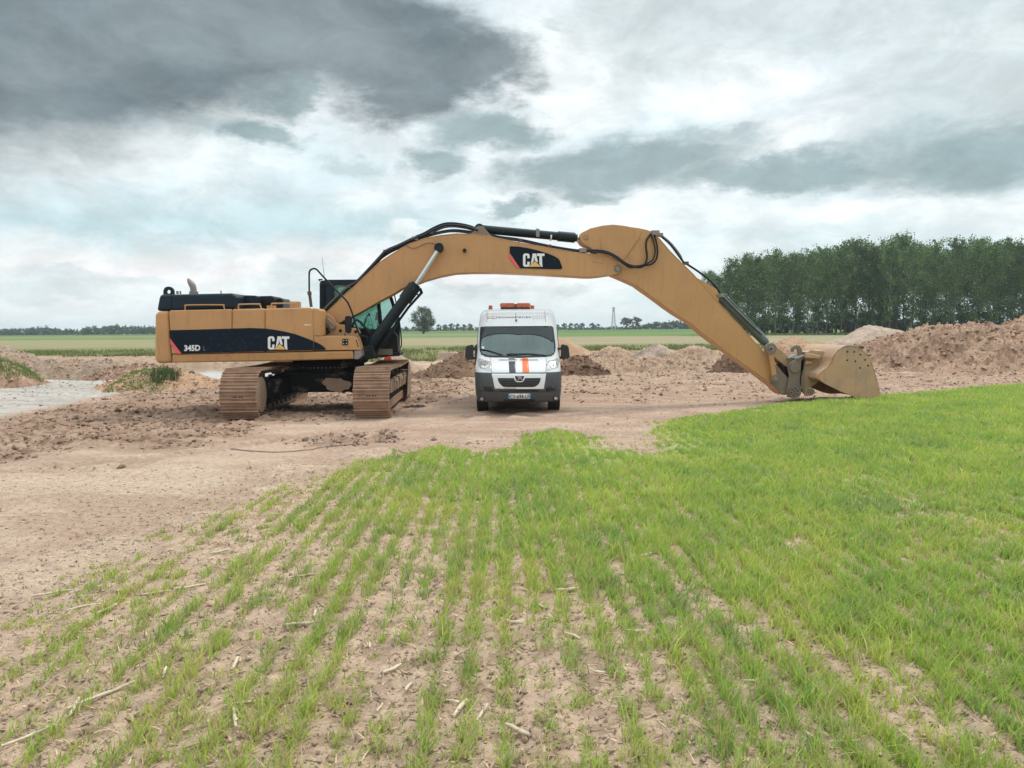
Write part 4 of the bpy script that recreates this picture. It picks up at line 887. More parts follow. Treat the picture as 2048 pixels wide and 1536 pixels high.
plate('link_block', [(1560, 728), (1574, 733), (1577, 745), (1577, 758), (1566, 745)], 0.22, -0.2, dkmetal, 0.02)
# quick coupler
cpl_pts = [(1576, 736), (1576.5, 730), (1581, 724.5), (1594, 717.5), (1609, 711), (1611, 713), (1603, 722), (1602, 745), (1600, 762), (1602, 775), (1603, 785), (1599, 793), (1589, 797), (1579, 795), (1573.5, 787), (1573.5, 778), (1577, 766), (1579, 752)]
for sgn in (1, -1):
    o1 = sgn * 0.30
    cp = plate('coupler_plate', cpl_pts, o1 + (0.08 if sgn > 0 else 0), o1 - (0 if sgn > 0 else 0.08), worn, 0.012)
b = MB(); b.disc(M(1589.5, 734, 0.375), en, 0.145, 0.045, 22); ex('coupler_boss', b, worn, 0.01); b = MB(); b.disc(M(1588.7, 783.6, 0.375), en, 0.165, 0.05, 24); o = ex('coupler_boss', b, worn, 0.01)
for q in range(6):
    a = q * math.pi / 3 + 0.3; c0 = M(1588.7, 783.6, 0.425) + eu * 0.085 * math.cos(a) + Vector((0, 0, 0.085 * math.sin(a))); b = MB(); b.disc(c0, en, 0.018, 0.012, 8); ex('boss_hole', b, black, parent=o)
b = MB(); b.disc(M(1588.7, 783.6, 0.425), en, 0.018, 0.012, 8); ex('boss_hole', b, black, parent=o)
b = MB(); b.prism(outl([(1579, 727), (1608, 713), (1602, 760), (1603, 788), (1590, 792), (1580, 770)], 0.28), -en * 0.56); ex('coupler_body', b, dkmetal, 0.03)
b = MB()
for r_, m_ in ((0, 0),):
    pts = [(1583, 703), (1583.5, 697), (1587, 692.5), (1593, 690), (1600, 692), (1604, 698), (1605, 706), (1603, 714), (1597, 714.5), (1597, 706), (1596.5, 700), (1593, 697), (1590, 698), (1588.5, 702), (1586, 704)]
    b.prism(outl(pts, 0.12), -en * 0.09); b.prism(outl(pts, -0.05), -en * 0.09)
ex('lifting_hook', b, worn, 0.008)
b = MB(); b.prism(outl([(1576.5, 716.5), (1588, 712), (1588.5, 713.6), (1577, 718)], 0.34), -en * 0.6); b.prism(outl([(1594, 716.8), (1611, 710), (1611.4, 711.6), (1594.6, 718.6)], 0.42), -en * 0.8); ex('coupler_rib', b, steelgrey)
# bucket
BW = 1.0
side = [(1687.4, 693), (1697, 690.6), (1712, 693), (1725.6, 701), (1735.6, 711), (1744, 726), (1750.5, 748), (1755.5, 764.5), (1759, 781), (1760.5, 794), (1757, 800), (1735, 801), (1719, 797.7), (1705.7, 792.7), (1681, 783), (1651, 768), (1637.6, 759.5), (1636, 753), (1639, 746), (1654, 734.6), (1662.5, 723), (1666, 713), (1676, 700)]
bmid = 0.0
s1 = plate('bucket_side', side, BW, BW - 0.04, bucket_m, 0.006)
b = MB(); b.prism([p - en * (2 * BW - 0.04) for p in outl(side, BW)], -en * 0.04); ex('bucket_side', b, bucket_m, 0.006)
shell = [(1640, 760.5), (1636.2, 757), (1636, 753), (1639, 746), (1654, 734.6), (1662.5, 723), (1666, 713), (1676, 700), (1687.4, 693), (1697, 690.6), (1712, 693), (1725.6, 701), (1735.6, 711), (1744, 726), (1750.5, 748), (1755.5, 764.5), (1759, 781), (1760.5, 794), (1757, 800)]
S = smoothpts(outl(shell, BW), 3); cen = M(1700, 745, BW)
b = MB(); nS = len(S); vs = []
for p in S:
    inw = (cen - p).normalized() * 0.03; vs += [p, p - en * (2 * BW), p + inw, p + inw - en * (2 * BW)]
fs = []
for i in range(nS - 1):
    a = i * 4; c_ = a + 4; fs += [(a, a + 1, c_ + 1, c_), (a + 2, c_ + 2, c_ + 3, a + 3), (a, c_, c_ + 2, a + 2), (a + 1, a + 3, c_ + 3, c_ + 1)]
fs += [(0, 2, 3, 1), (nS * 4 - 4, nS * 4 - 3, nS * 4 - 1, nS * 4 - 2)]
b.add(vs, fs, 0, False); ex('bucket_shell', b, bucket_m)
for (x, y) in ((1694.9, 703.4), (1708.5, 703.6), (1721, 709.4), (1730.3, 719.7), (1736.2, 731.3), (1694.4, 720.4), (1710.7, 722.5), (1719.8, 735.8)): b = MB(); b.disc(M(x, y, BW), en, 0.024, 0.003, 12); ex('bucket_hole', b, black, parent=s1)
# ears joining bucket to coupler
ear = [(1616, 704.7), (1622, 700), (1650, 703), (1662, 700), (1640, 725), (1634, 735), (1634, 752), (1640, 762), (1630, 770), (1619, 776), (1625, 777), (1630, 781), (1629, 787), (1625, 791), (1614, 792), (1607, 786), (1603.5, 770), (1604, 755), (1610, 735)]
for o1 in (0.34, -0.36): plate('bucket_ear', ear, o1 + 0.08, o1, yel_dusty if o1 > 0 else worn, 0.01)
plate('ear_rim', [(1616, 704.7), (1618.5, 706), (1611, 735), (1607.5, 755), (1608, 772), (1611, 785), (1607, 786), (1603.5, 770), (1604, 755), (1609, 733)], 0.46, 0.40, worn, 0.01)
b = MB(); b.prism(outl([(1619, 706), (1643, 712), (1638, 718), (1616, 716)], 0.62), -en * 0.25); b.prism(outl([(1614, 722), (1626, 722), (1625, 729), (1612, 729)], 0.5), -en * 0.15); ex('ear_gusset', b, bucket_m, 0.02)
b = MB(); b.disc(M(1619, 783, 0.45), en, 0.05, -0.9, 12); ex('bucket_pin', b, steelgrey); b = MB(); b.disc(M(1613, 715, 0.45), en, 0.05, -0.9, 12); ex('bucket_pin', b, steelgrey)
b = MB(); b.prism(outl([(1616, 704), (1650, 700), (1666, 696), (1664, 704), (1640, 722), (1634, 752), (1622, 752), (1614, 730)], 0.30), -en * 0.58); ex('bucket_saddle', b, yel_dusty, 0.02)

# --- hoses
def hose(pts, off, r=0.024, m=hose_m, nm='hose', k=5):
    b = MB(); b.tube(smoothpts([M(x, y, off if not isinstance(off, (list,)) else off[i]) for i, (x, y) in enumerate(pts)], k), r, 7); return ex(nm, b, m)
mainh = [(641, 626), (655, 611), (676, 591), (697, 572.5), (713, 562.5), (736, 539), (759, 514), (772, 501), (799, 489), (830, 474), (849, 466), (867.5, 455.5), (888, 447.5), (909, 446.5), (934, 450.5), (955, 457.5)]
for k_, (dx, dy, of, mm) in enumerate(((0, 0, 0.20, hose_m), (1, 2.0, 0.28, hose_m), (2.5, 3.8, 0.08, hose_br), (0, 1, -0.1, hose_m))):
    hose([(x + dx, y + dy + (1.5 * k_ if i > 9 else 0)) for i, (x, y) in enumerate(mainh)], of, 0.027, mm)
low_ = [(745, 530), (772, 508), (801, 493), (830, 480), (861, 468.5), (903, 460), (944.6, 463.5), (976, 468.5), (1000, 473.5), (1041.6, 479), (1095, 490.8), (1144, 499), (1168.6, 500.8), (1193, 500.6), (1215, 504), (1234.5, 514), (1249, 525), (1266, 532), (1285.7, 531), (1303, 528), (1312.6, 517.7), (1315, 500), (1312, 481), (1308, 468)]
offs = [0.2] * 11 + [0.24, 0.3, 0.40, 0.44, 0.46, 0.46, 0.44, 0.4, 0.38, 0.37, 0.37, 0.35, 0.25]
hose(low_, offs, 0.024)
hose([(x, y + 1.8) for x, y in low_[:-5]] + [(1294, 516), (1292, 493), (1294, 479), (1303, 466)], offs[:-5] + [0.36, 0.36, 0.34, 0.25], 0.026)
hose([(x - 1, y + 3.4) for x, y in low_[2:-6]] + [(1300, 524), (1308.5, 512), (1310, 498), (1306, 480), (1300, 466)], [o + 0.05 for o in offs[2:-6]] + [0.37, 0.37, 0.37, 0.34, 0.25], 0.02, hose_m)
hose([(x + 1, y + 2.6) for x, y in low_[6:15]], [0.05] * 9, 0.024, hose_br)
for dx, of in ((0, 0.15), (3, 0.0)):
    hose([(1318 + dx, 469), (1322 + dx, 472.5), (1339.5 + dx, 488), (1356.5 + dx, 510), (1366, 523), (1376.5, 530), (1395, 542), (1418.5, 560), (1435, 578.5), (1444, 593)], of, 0.028, hose_m if dx == 0 else cyl_grey)
hose([(811, 490), (822, 496), (833, 495.5), (848, 488.5), (860, 486), (868, 487.5), (872, 492)], BN + 0.03, 0.008, hose_br)
hose([(652, 622), (668, 606), (676, 598), (690, 584)], 0.34, 0.02, hose_m); hose([(650, 618), (663, 604), (680, 588), (700, 571)], 0.36, 0.024, hose_br)
hose([(700, 664), (712, 640), (730, 655), (742, 676), (735, 700)], 0.44, 0.03); hose([(712, 668), (724, 658), (742, 664), (752, 684)], 0.4, 0.024); hose([(722, 672), (735, 676), (728, 695)], 0.7, 0.024)
hose([(775, 676), (770, 688), (755, 694), (742, 708)], 0.5, 0.03); hose([(828, 585), (838, 590), (841, 583), (836, 572)], 0.5, 0.02)
for (x, y, of, w_) in ((697, 574, 0.22, 5), (772, 503, 0.2, 5), (830, 477, 0.2, 6), (862, 466, 0.2, 5), (1041, 481, 0.2, 4), (1098, 492, 0.22, 4), (1165, 501, 0.3, 7), (1310, 466, 0.25, 8), (1319, 470, 0.1, 6), (1371, 526.5, 0.1, 5), (1441, 591, 0.1, 6)):
    b = MB(); c0 = M(x, y, of); s_ = w_ * 0.0125; b.box((-s_, -0.09, -s_ * 0.6), (s_, 0.09, s_ * 0.6), axes=(eu, en), org=c0); ex('hose_clamp', b, steelgrey if w_ > 5 else hose_br, 0.006)

# --- undercarriage
TR = R(2.3)
tu = Vector((-math.sin(TR), math.cos(TR), 0)); tr_ = Vector((math.cos(TR), math.sin(TR), 0))
TC = Vector((-4.66, 19.55, 0))
def TP(a, b_, z): return TC + tr_ * a + tu * b_ + Vector((0, 0, z))
HL = 2.02; RH = 0.50; SW = 0.40; GA = 1.45
def loop(n):
    """side profile of the chain: points (b, z), tangent"""
    zb, rad = 0.54, 0.54
    Ls = 2 * HL; per = 2 * Ls + 2 * math.pi * rad; out = []
    for i in range(n):
        s = per * i / n
        if s < Ls: p = (-HL + s, zb - rad); t = (1, 0)
        elif s < Ls + math.pi * rad:
            a = (s - Ls) / rad - math.pi / 2; p = (HL + rad * math.cos(a), zb + rad * math.sin(a)); t = (-math.sin(a), math.cos(a))
        elif s < 2 * Ls + math.pi * rad: p = (HL - (s - Ls - math.pi * rad), zb + rad); t = (-1, 0)
        else:
            a = (s - 2 * Ls - math.pi * rad) / rad + math.pi / 2; p = (-HL + rad * math.cos(a), zb + rad * math.sin(a)); t = (-math.sin(a), math.cos(a))
        sag = -0.03 * math.cos(p[0] / HL * math.pi / 2) if p[1] > 0.9 else 0
        out.append(((p[0], p[1] + sag), t))
    return out
for sgn in (-1, 1):
    A0 = sgn * GA
    b = MB(); n = 52; lp = loop(n); pitch = (4 * HL + 2 * math.pi * 0.54) / n
    for i, ((pb, pz), (tb, tz_)) in enumerate(lp):
        nb_, nz_ = tz_, -tb       # outward normal
        j = random.uniform(-0.006, 0.006)
        prof = [(-0.5, 0.0), (-0.5, 0.022), (-0.44, 0.03), (-0.40, 0.062), (-0.34, 0.062), (-0.31, 0.026), (-0.06, 0.024), (-0.03, 0.05), (0.03, 0.05), (0.06, 0.024), (0.3, 0.024), (0.33, 0.046), (0.38, 0.046), (0.41, 0.024), (0.5, 0.02), (0.5, 0.0)]
        pts = [TP(A0 - SW + j, pb + (u_ * pitch * 1.0) * tb + v_ * nb_, pz + (u_ * pitch) * tz_ + v_ * nz_) for u_, v_ in prof]
        b.prism(pts, tr_ * (2 * SW))
    trk = ex('track', b, shoe_m, 0.0, label='mud-caked steel track, ' + ('left, its whole front end standing clear' if sgn < 0 else 'right, nearer the van'))
    # bolt heads + chain link marks
    b = MB()
    for i, ((pb, pz), (tb, tz_)) in enumerate(lp):
        nb_, nz_ = tz_, -tb
        if i % 3: continue
        for da in (-0.09, -0.04, 0.04, 0.09):
            c0 = TP(A0 + da, pb + 0.2 * pitch * tb + 0.02 * nb_, pz + 0.2 * pitch * tz_ + 0.02 * nz_); ax = (TP(A0 + da, pb + nb_, pz + nz_) - TP(A0 + da, pb, pz)); b.disc(c0, ax, 0.016, 0.016, 6)
    ex('shoe_bolt', b, dkmetal, parent=trk)
    for side_ in (-0.13, 0.13):
        b = MB()
        for i in range(n):
            (p1, _), (p2, _) = lp[i], lp[(i + 1) % n]
            def inn(p): return (p[0] * 0.985 if abs(p[0]) > HL else p[0], 0.54 + (p[1] - 0.54) * 0.93)
            q1, q2 = inn(p1), inn(p2); q3 = (q2[0] * 0.97, 0.54 + (q2[1] - 0.54) * 0.86); q4 = (q1[0] * 0.97, 0.54 + (q1[1] - 0.54) * 0.86)
            b.prism([TP(A0 + side_ - 0.025, *q) for q in (q1, q2, q3, q4)], tr_ * 0.05)
        ex('chain', b, worn, parent=trk)
    b = MB(); b.disc(TP(A0 - 0.16, -HL, 0.54), tr_, 0.42, 0.32, 30); b.disc(TP(A0 - 0.2, -HL, 0.54), tr_, 0.15, 0.4, 20); ex('idler', b, worn, 0.01, parent=trk)
    b = MB(); b.disc(TP(A0 - 0.1, HL, 0.54), tr_, 0.40, 0.2, 24); b.disc(TP(A0 - 0.28, HL, 0.54), tr_, 0.27, 0.56, 24); ex('sprocket', b, worn, 0.01, parent=trk)
    b = MB()
    fr = [(-HL + 0.1, 0.22), (HL - 0.1, 0.2), (HL + 0.1, 0.4), (HL, 0.72), (-HL + 0.2, 0.80), (-HL - 0.1, 0.62)]
    b.prism([TP(A0 - 0.24, *q) for q in fr], tr_ * 0.48); ex('track_frame', b, frame_m, 0.03)
    # cover plates with packed mud at the inner front of the frame
    b = MB(); ins = A0 + (0.27 if sgn < 0 else -0.30)
    b.disc(TP(A0 + 0.02 if sgn < 0 else A0 - 0.36, -HL, 0.54), tr_, 0.43, 0.34, 30, r2=0.40)
    ex('idler_cover', b, mudcake, 0.02, parent=trk)
    for q in range(8): b = MB(); b.disc(TP(A0 - 0.17, -1.5 + q * 0.43, 0.19), tr_, 0.12, 0.34, 16); ex('track_roller', b, worn, 0.01, parent=trk)
    for q in (-0.9, 0.7): b = MB(); b.disc(TP(A0 - 0.12, q, 0.92), tr_, 0.08, 0.24, 14); ex('carrier_roller', b, worn, 0.01, parent=trk)
    b = MB(); b.prism([TP(A0 + (0.24 if sgn > 0 else -0.28), *q) for q in ((-1.7, 0.13), (1.7, 0.13), (1.7, 0.32), (-1.7, 0.32))], tr_ * 0.04); ex('roller_guard', b, shoe_m, 0.005, parent=trk)
    # packed mud along the outside top ledge
    b = MB()
    for q in range(14):
        cb = -1.7 + q * 0.26; b.prism([TP(A0 + sgn * 0.24, cb, 0.5), TP(A0 + sgn * 0.24, cb + 0.28, 0.5), TP(A0 + sgn * 0.24, cb + 0.25, 0.78 + 0.06 * math.sin(q * 2.1)), TP(A0 + sgn * 0.24, cb + 0.02, 0.76 + 0.06 * math.cos(q * 1.7))], tr_ * sgn * (0.1 + 0.03 * math.sin(q * 3)))
    ex('packed_mud', b, mudcake, 0.03, parent=trk)
# carbody
b = MB()
b.prism([TP(-1.25, -0.85, z) if False else TP(a, -0.85, z) for a, z in ((-1.25, 0.48), (1.25, 0.48), (1.25, 0.86), (0.9, 0.98), (-0.9, 0.98), (-1.25, 0.86))], tu * 1.7)
for sx in (-1, 1):
    for sy in (-1, 1):
        b.prism([TP(sx * 0.5, sy * 0.5, 0.5), TP(sx * 1.3, sy * 1.75, 0.34), TP(sx * 1.3, sy * 1.15, 0.34), TP(sx * 0.9, sy * 0.2, 0.5)], (0, 0, 0.44))
carb = ex('carbody', b, frame_m, 0.03)
b = MB(); bm_pts = [(470, 'x')]
mudp = []
for q in range(44):
    a = q / 44 * 2 * math.pi; rr_ = 1 + 0.10 * math.sin(3 * a + 1) + 0.07 * math.sin(7 * a) + random.uniform(-0.06, 0.06); mudp.append((0.38 + 0.34 * rr_ * math.cos(a) - 0.06 * math.sin(a), max(0.487, 0.66 + 0.17 * rr_ * math.sin(a))))
b.prism([TP(a, -0.87, z) for a, z in mudp], tu * 0.03); ex('mud_patch', b, mudcake, 0.02, parent=carb)
b = MB(); b.disc(TP(0, 0, 0.96), (0, 0, 1), 0.86, 0.10, 48); b.disc(TP(0, 0, 1.06), (0, 0, 1), 0.92, 0.07, 48); b.disc(TP(0, 0, 1.13), (0, 0, 1), 0.84, 0.16, 48)
sb = ex('swing_bearing', b, frame_m)
b = MB()
for q in range(60):
    a = q * 2 * math.pi / 60; c0 = TP(0, 0, 1.075) + Vector((math.cos(a), math.sin(a), 0)) * 0.915; b.disc(c0, (math.cos(a), math.sin(a), 0), 0.013, 0.015, 6)
ex('bearing_bolt', b, steelgrey, parent=sb)
b = MB(); b.prism(outl([(585, 720), (722, 717), (722, 724), (716, 731), (706, 735), (585, 735)], 0.9), -en * 1.8); ex('swing_frame', b, frame_m, 0.01)
b = MB(); b.prism(outl([(768.5, 715), (780, 712), (783.5, 720), (767, 721)], 0.55), -en * 0.15)
RB = thing('red_reflector', M(776, 720, 0.5), 'small red plastic piece lying on top of the right-hand track', 'reflector'); b.build('casing', red, RB, bevel=0.01)
# rear of the right track: brown shield
b = MB(); b.prism([TP(GA + 0.42, 1.4, 0.15), TP(GA + 0.42, 2.55, 0.2), TP(GA + 0.42, 2.55, 0.9), TP(GA + 0.42, 2.2, 1.05), TP(GA + 0.42, 1.9, 0.95)], -tr_ * 0.02); ex('drive_guard', b, mudcake, 0.005)

# dark rag, cable
g = ground(830, 812)
RG = thing('dark_rag', (g.x, g.y, tz(g.x, g.y)), 'crumpled dark cloth on the ground right of the right-hand track', 'cloth')
b = MB(); vs = []; nn_ = 14
for i in range(nn_):
    for j in range(6):
        u_, v_ = i / (nn_ - 1) - 0.5, j / 5 - 0.5
        vs.append((g.x + u_ * 0.55 + 0.02 * math.sin(7 * v_), g.y + v_ * 0.35 + 0.03 * math.sin(9 * u_), tz(g.x, g.y) + 0.02 + 0.07 * abs(math.sin(11 * u_ + 3 * v_)) * (1 - 3.5 * v_ * v_) * (1 - 3 * u_ * u_)))
b.add(vs, [(i * 6 + j, i * 6 + j + 1, (i + 1) * 6 + j + 1, (i + 1) * 6 + j) for i in range(nn_ - 1) for j in range(5)], 0, True)
b.build('fabric', mat('rag', (0.025, 0.015, 0.018), 0.9), RG)
pts = [ground(x, y) for x, y in ((462, 899), (500, 902), (560, 905), (600, 901), (650, 893), (690, 890), (718, 887))]
pts = smoothpts(pts, 6); pts = [Vector((p.x, p.y, tz(p.x, p.y) + 0.01)) for p in pts]
CBL = thing('cable', pts[0], 'thin dark cable lying on the packed dirt in front of the excavator', 'cable')
b = MB(); b.tube(pts, 0.008, 6); b.build('sheath', worn, CBL)

# ------------------------------------------------------------------ VAN
VX, VY = 0.15, 17.9
VAN = thing('van', (VX, VY + 2.6, 0.0), 'white panel van with amber roof lights and striped bonnet, parked under the excavator boom', 'van')
Zt = [0.25, 0.32, 0.45, 0.60, 0.80, 0.95, 1.02, 1.10, 1.20, 1.32, 1.45, 2.05, 2.12, 2.25, 2.36, 2.42, 2.46, 2.485, 2.50]
Yt = [0.14, 0.08, 0.03, 0.0, 0.0, 0.04, 0.09, 0.18, 0.34, 0.60, 0.73, 1.28, 1.34, 1.44, 1.56, 1.68, 1.85, 2.1, 2.6]
Ht = [0.93, 0.97, 1.0, 1.01, 1.015, 1.015, 1.015, 1.015, 1.01, 1.005, 1.0, 0.975, 0.97, 0.955, 0.935, 0.90, 0.85, 0.76, 0.5]
Dt = [0.42, 0.45, 0.5, 0.55, 0.58, 0.58, 0.56, 0.52, 0.48, 0.42, 0.40, 0.36, 0.36, 0.36, 0.36, 0.36, 0.36, 0.36, 0.36]
def vs_(x, z, out=0.0):
    y0 = float(np.interp(z, Zt, Yt)); hw = float(np.interp(z, Zt, Ht)); D = float(np.interp(z, Zt, Dt))
    t = min(abs(x) / hw, 0.9999); p = 3.0
    return y0 + D * (1 - (1 - t ** p) ** (1 / p))
def vinv(cx, cy):
    px, py = 900 + cx / 5.689, 580 + cy / 5.689; d = ray(px, py); lo, hi = VY - 0.3, VY + 3.0
    def fn(Y): p = CAM + d * (Y / d.y); return Y - (VY + vs_(p.x - VX, p.z))
    for _ in range(40):
        mid_ = (lo + hi) / 2
        if fn(mid_) > 0: hi = mid_
        else: lo = mid_
    p = CAM + d * (lo / d.y); return (p.x - VX, p.z)
def vnorm(x, z):
    e = 0.01; a = Vector((2 * e, vs_(x + e, z) - vs_(x - e, z), 0)); c_ = Vector((0, vs_(x, z + e) - vs_(x, z - e), 2 * e))
    n_ = a.cross(c_); n_.normalize(); return n_ if n_.y < 0 else -n_
def vpatch(name, poly, m, out=0.006, parent=None, th=0.02, step=0.05, px=True, label=None, bevel=0):
    P = [vinv(*q) for q in poly] if px else poly
    bm = bmesh.new(); f = bm.faces.new([bm.verts.new((x, 0, z)) for x, z in P])
    f.normal_update(); bmesh.ops.triangulate(bm, faces=[f], ngon_method='EAR_CLIP')
    xs = [p[0] for p in P]; zs = [p[1] for p in P]
    for ax, lo, hi in (((1, 0, 0), min(xs), max(xs)), ((0, 0, 1), min(zs), max(zs))):
        v = math.ceil(lo / step) * step
        while v < hi:
            bmesh.ops.bisect_plane(bm, geom=bm.verts[:] + bm.edges[:] + bm.faces[:], plane_co=(v * ax[0], 0, v * ax[2]), plane_no=ax); v += step
    bmesh.ops.recalc_face_normals(bm, faces=bm.faces)
    b = MB(); V = [v for v in bm.verts]; ix = {v: i for i, v in enumerate(V)}
    def mp(v, o): x, z = v.co.x, v.co.z; n_ = vnorm(x, z); return Vector((VX + x, VY + vs_(x, z), z)) + n_ * o
    top = [mp(v, out) for v in V]; bot = [mp(v, out - th) for v in V]; n_ = len(V)
    fs = []; 
    for f in bm.faces: q = tuple(ix[v] for v in f.verts); fs.append(q); fs.append(tuple(i + n_ for i in q[::-1]))
    for e in bm.edges:
        if len(e.link_faces) == 1: i, j = ix[e.verts[0]], ix[e.verts[1]]; fs.append((i, j, j + n_, i + n_))
    b.add(top + bot, fs, 0, False); bm.free()
    o = b.build(name, m, parent or VAN)
    for p in o.data.polygons: p.use_smooth = len(p.vertices) <= 4
    try: o.data.shade_auto_smooth
    except Exception: pass
    if label: o['label'] = label
    return o
def ring(z, out=0.0, y_end=5.35, m_=30, hwx=0.0):
    hw = float(np.interp(z, Zt, Ht)) + hwx; pts = []
    for i in range(m_ + 1):
        t = math.sin((i / m_ - 0.5) * math.pi); x = t * hw * 0.99995
        pts.append(Vector((VX + x, VY + vs_(min(max(x, -9), 9) * (hw - hwx) / hw, z) - out, z)))
    return [Vector((VX - hw * 1.0, VY + y_end, z))] + pts + [Vector((VX + hw * 1.0, VY + y_end, z))]
def loft(zs, out=0.0, y_end=5.35, cap=True, hwx=0.0):
    b = MB(); vs = []; rr = [ring(z, out, y_end, hwx=hwx) for z in zs]; n_ = len(rr[0])
    for r_ in rr: vs += r_
    fs = []
    for i in range(len(zs) - 1):
        for j in range(n_): fs.append((i * n_ + j, i * n_ + (j + 1) % n_, (i + 1) * n_ + (j + 1) % n_, (i + 1) * n_ + j))
    b.add(vs, fs, 0, True)
    if cap: b.add(vs[:n_], [tuple(range(n_))]); b.add(vs[-n_:], [tuple(range(n_))])
    return b
# body in two shells: lower and roof, the windscreen opening between the pillars is left open
zsA = [0.36, 0.45, 0.6, 0.8, 0.95, 1.02, 1.06, 1.10, 1.15, 1.20, 1.26, 1.32]
body = loft(zsA).build('body', vanw, VAN)
zsB = [2.045, 2.08, 2.12, 2.18, 2.25, 2.31, 2.36, 2.39, 2.42, 2.44, 2.46, 2.475, 2.485, 2.495, 2.50]
roof = loft(zsB).build('roof', vanw, VAN)
# pillars and sides between
glassP = [(352, 432), (372, 424), (1150, 421), (1168, 432), (1180, 520), (1193, 620), (1194, 690), (1178, 728), (1150, 750), (1090, 760), (800, 770), (460, 764), (400, 752), (362, 725), (344, 690), (342, 600), (347, 500)]
GP = [vinv(*q) for q in glassP]
def side_grid():
    b = MB()
    for sg in (-1, 1):
        zz = np.linspace(1.32, 2.045, 14); vs = []; cols_ = 16
        for z in zz:
            xg = max([abs(gx) for gx, gz in GP if True and abs(gz - z) < 0.25] + [0.85]); hw = float(np.interp(z, Zt, Ht))
            xi = float(np.interp(z, [1.32, 1.45, 1.6, 2.0, 2.045], [0.80, 0.865, 0.875, 0.865, 0.84]))
            for k_ in range(cols_):
                x = (xi + (hw * 0.99995 - xi) * math.sin(k_ / (cols_ - 1) * math.pi / 2)) * sg
                vs.append(Vector((VX + x, VY + vs_(x, z), z)))
            vs.append(Vector((VX + sg * hw, VY + 5.35, z)))
        n_ = cols_ + 1
        b.add(vs, [(i * n_ + j, i * n_ + j + 1, (i + 1) * n_ + j + 1, (i + 1) * n_ + j) for i in range(13) for j in range(n_ - 1)], 0, True)
    b.prism([(VX - 1.0, VY + 5.34, 1.32), (VX + 1.0, VY + 5.34, 1.32), (VX + 0.975, VY + 5.34, 2.05), (VX - 0.975, VY + 5.34, 2.05)], (0, -0.03, 0))
    return b
side_grid().build('side_panel', vanw, VAN)
arch = [(350, 566), (372, 545), (410, 528), (470, 512), (540, 502), (620, 497), (700, 502), (772, 512), (850, 506), (930, 507), (1010, 520), (1080, 543), (1130, 568), (1172, 596)]
vpatch('windscreen', glassP, windglass, 0.004, th=0.008)
vpatch('painted_reflection', arch + [(1170, 520), (1158, 432), (1146, 427), (374, 430), (360, 436), (352, 500)], bandmat, 0.014, th=0.006, step=0.03, label='dark reflection painted across the top of the windscreen')  # dark reflection of boom and roof edge, painted as an arched patch
# black surround following the edge of the glass
def inset(P, k):
    cxm = sum(p[0] for p in P) / len(P); cym = sum(p[1] for p in P) / len(P)
    return [(cxm + (x - cxm) * k[0], cym + (y - cym) * k[1]) for x, y in P]
outP = inset(glassP, (1.012, 1.03)); inP = inset(glassP, (0.975, 0.94))
b = MB(); n_ = len(glassP); vs = []
for P in (outP, inP):
    for q in P:
        x, z = vinv(*q); nn2 = vnorm(x, z); vs.append(Vector((VX + x, VY + vs_(x, z), z)) + nn2 * 0.009)
b.add(vs, [(i, (i + 1) % n_, n_ + (i + 1) % n_, n_ + i) for i in range(n_)], 0, True); b.build('windscreen_seal', vanb, VAN)
# white infill between glass and body shells (A pillars base)
# interior: dashboard, seats, bulkhead, roof lining
b = MB(); b.box((VX - 0.88, VY + 0.75, 1.12), (VX + 0.88, VY + 1.2, 1.38)); b.box((VX - 0.88, VY + 0.6, 0.9), (VX + 0.88, VY + 3.0, 0.95)); b.build('dashboard', vanb, VAN, bevel=0.03)
for x in (-0.5, 0.1, 0.55):
    b = MB(); b.box((VX + x - 0.22, VY + 1.9, 1.0), (VX + x + 0.22, VY + 2.05, 1.62)); b.box((VX + x - 0.13, VY + 1.92, 1.64), (VX + x + 0.13, VY + 2.02, 1.82)); b.build('seat', vang, VAN, bevel=0.04)
b = MB(); b.box((VX - 0.95, VY + 2.35, 0.9), (VX + 0.95, VY + 2.4, 2.1)); b.build('bulkhead', vang, VAN)
b = MB(); b.box((VX - 0.86, VY + 1.36, 1.97), (VX + 0.86, VY + 2.35, 2.03)); b.build('roof_lining', vanb, VAN)
b = MB(); b.tube([Vector((VX - 0.42 + 0.2 * math.cos(a), VY + 1.28 + 0.08 * math.sin(a), 1.42 + 0.18 * math.sin(a))) for a in np.linspace(0, 2 * math.pi, 20)], 0.015, 6); b.build('steering_wheel', vanb, VAN)
b = MB(); b.box((VX - 0.11, VY + 1.3, 1.82), (VX + 0.11, VY + 1.33, 1.9)); b.build('interior_mirror', vanb, VAN, bevel=0.01)
# bumper
bump_ = loft([0.285, 0.30, 0.33, 0.36, 0.45, 0.5, 0.6, 0.7, 0.8, 0.88, 0.93, 0.955, 0.968], 0.045, 0.72, hwx=0.012).build('bumper', vang, VAN, bevel=0)
o_ = 0.052
pn = vpatch('grille_panel', [(480, 956), (1086, 956), (1062, 1120), (515, 1120)], vanw, o_, th=0.03)
gr = vpatch('grille', [(545, 1006), (1028, 1006), (1018, 1045), (1000, 1075), (965, 1098), (930, 1103), (640, 1103), (605, 1098), (575, 1070), (555, 1040)], vanb, o_ + 0.004, parent=pn)
b = MB()
for k_ in range(3):
    y_ = 1030 + k_ * 20; q = [vinv(572 + k_ * 8, y_), vinv(1000 - k_ * 8, y_)]
    pts = [];
    for j in range(13):
        x = q[0][0] + (q[1][0] - q[0][0]) * j / 12; z = q[0][1]; pts.append(Vector((VX + x, VY + vs_(x, z), z)) + vnorm(x, z) * (o_ + 0.008))
    b.tube(pts, 0.006, 5)
b.build('grille_bar', vang, gr)
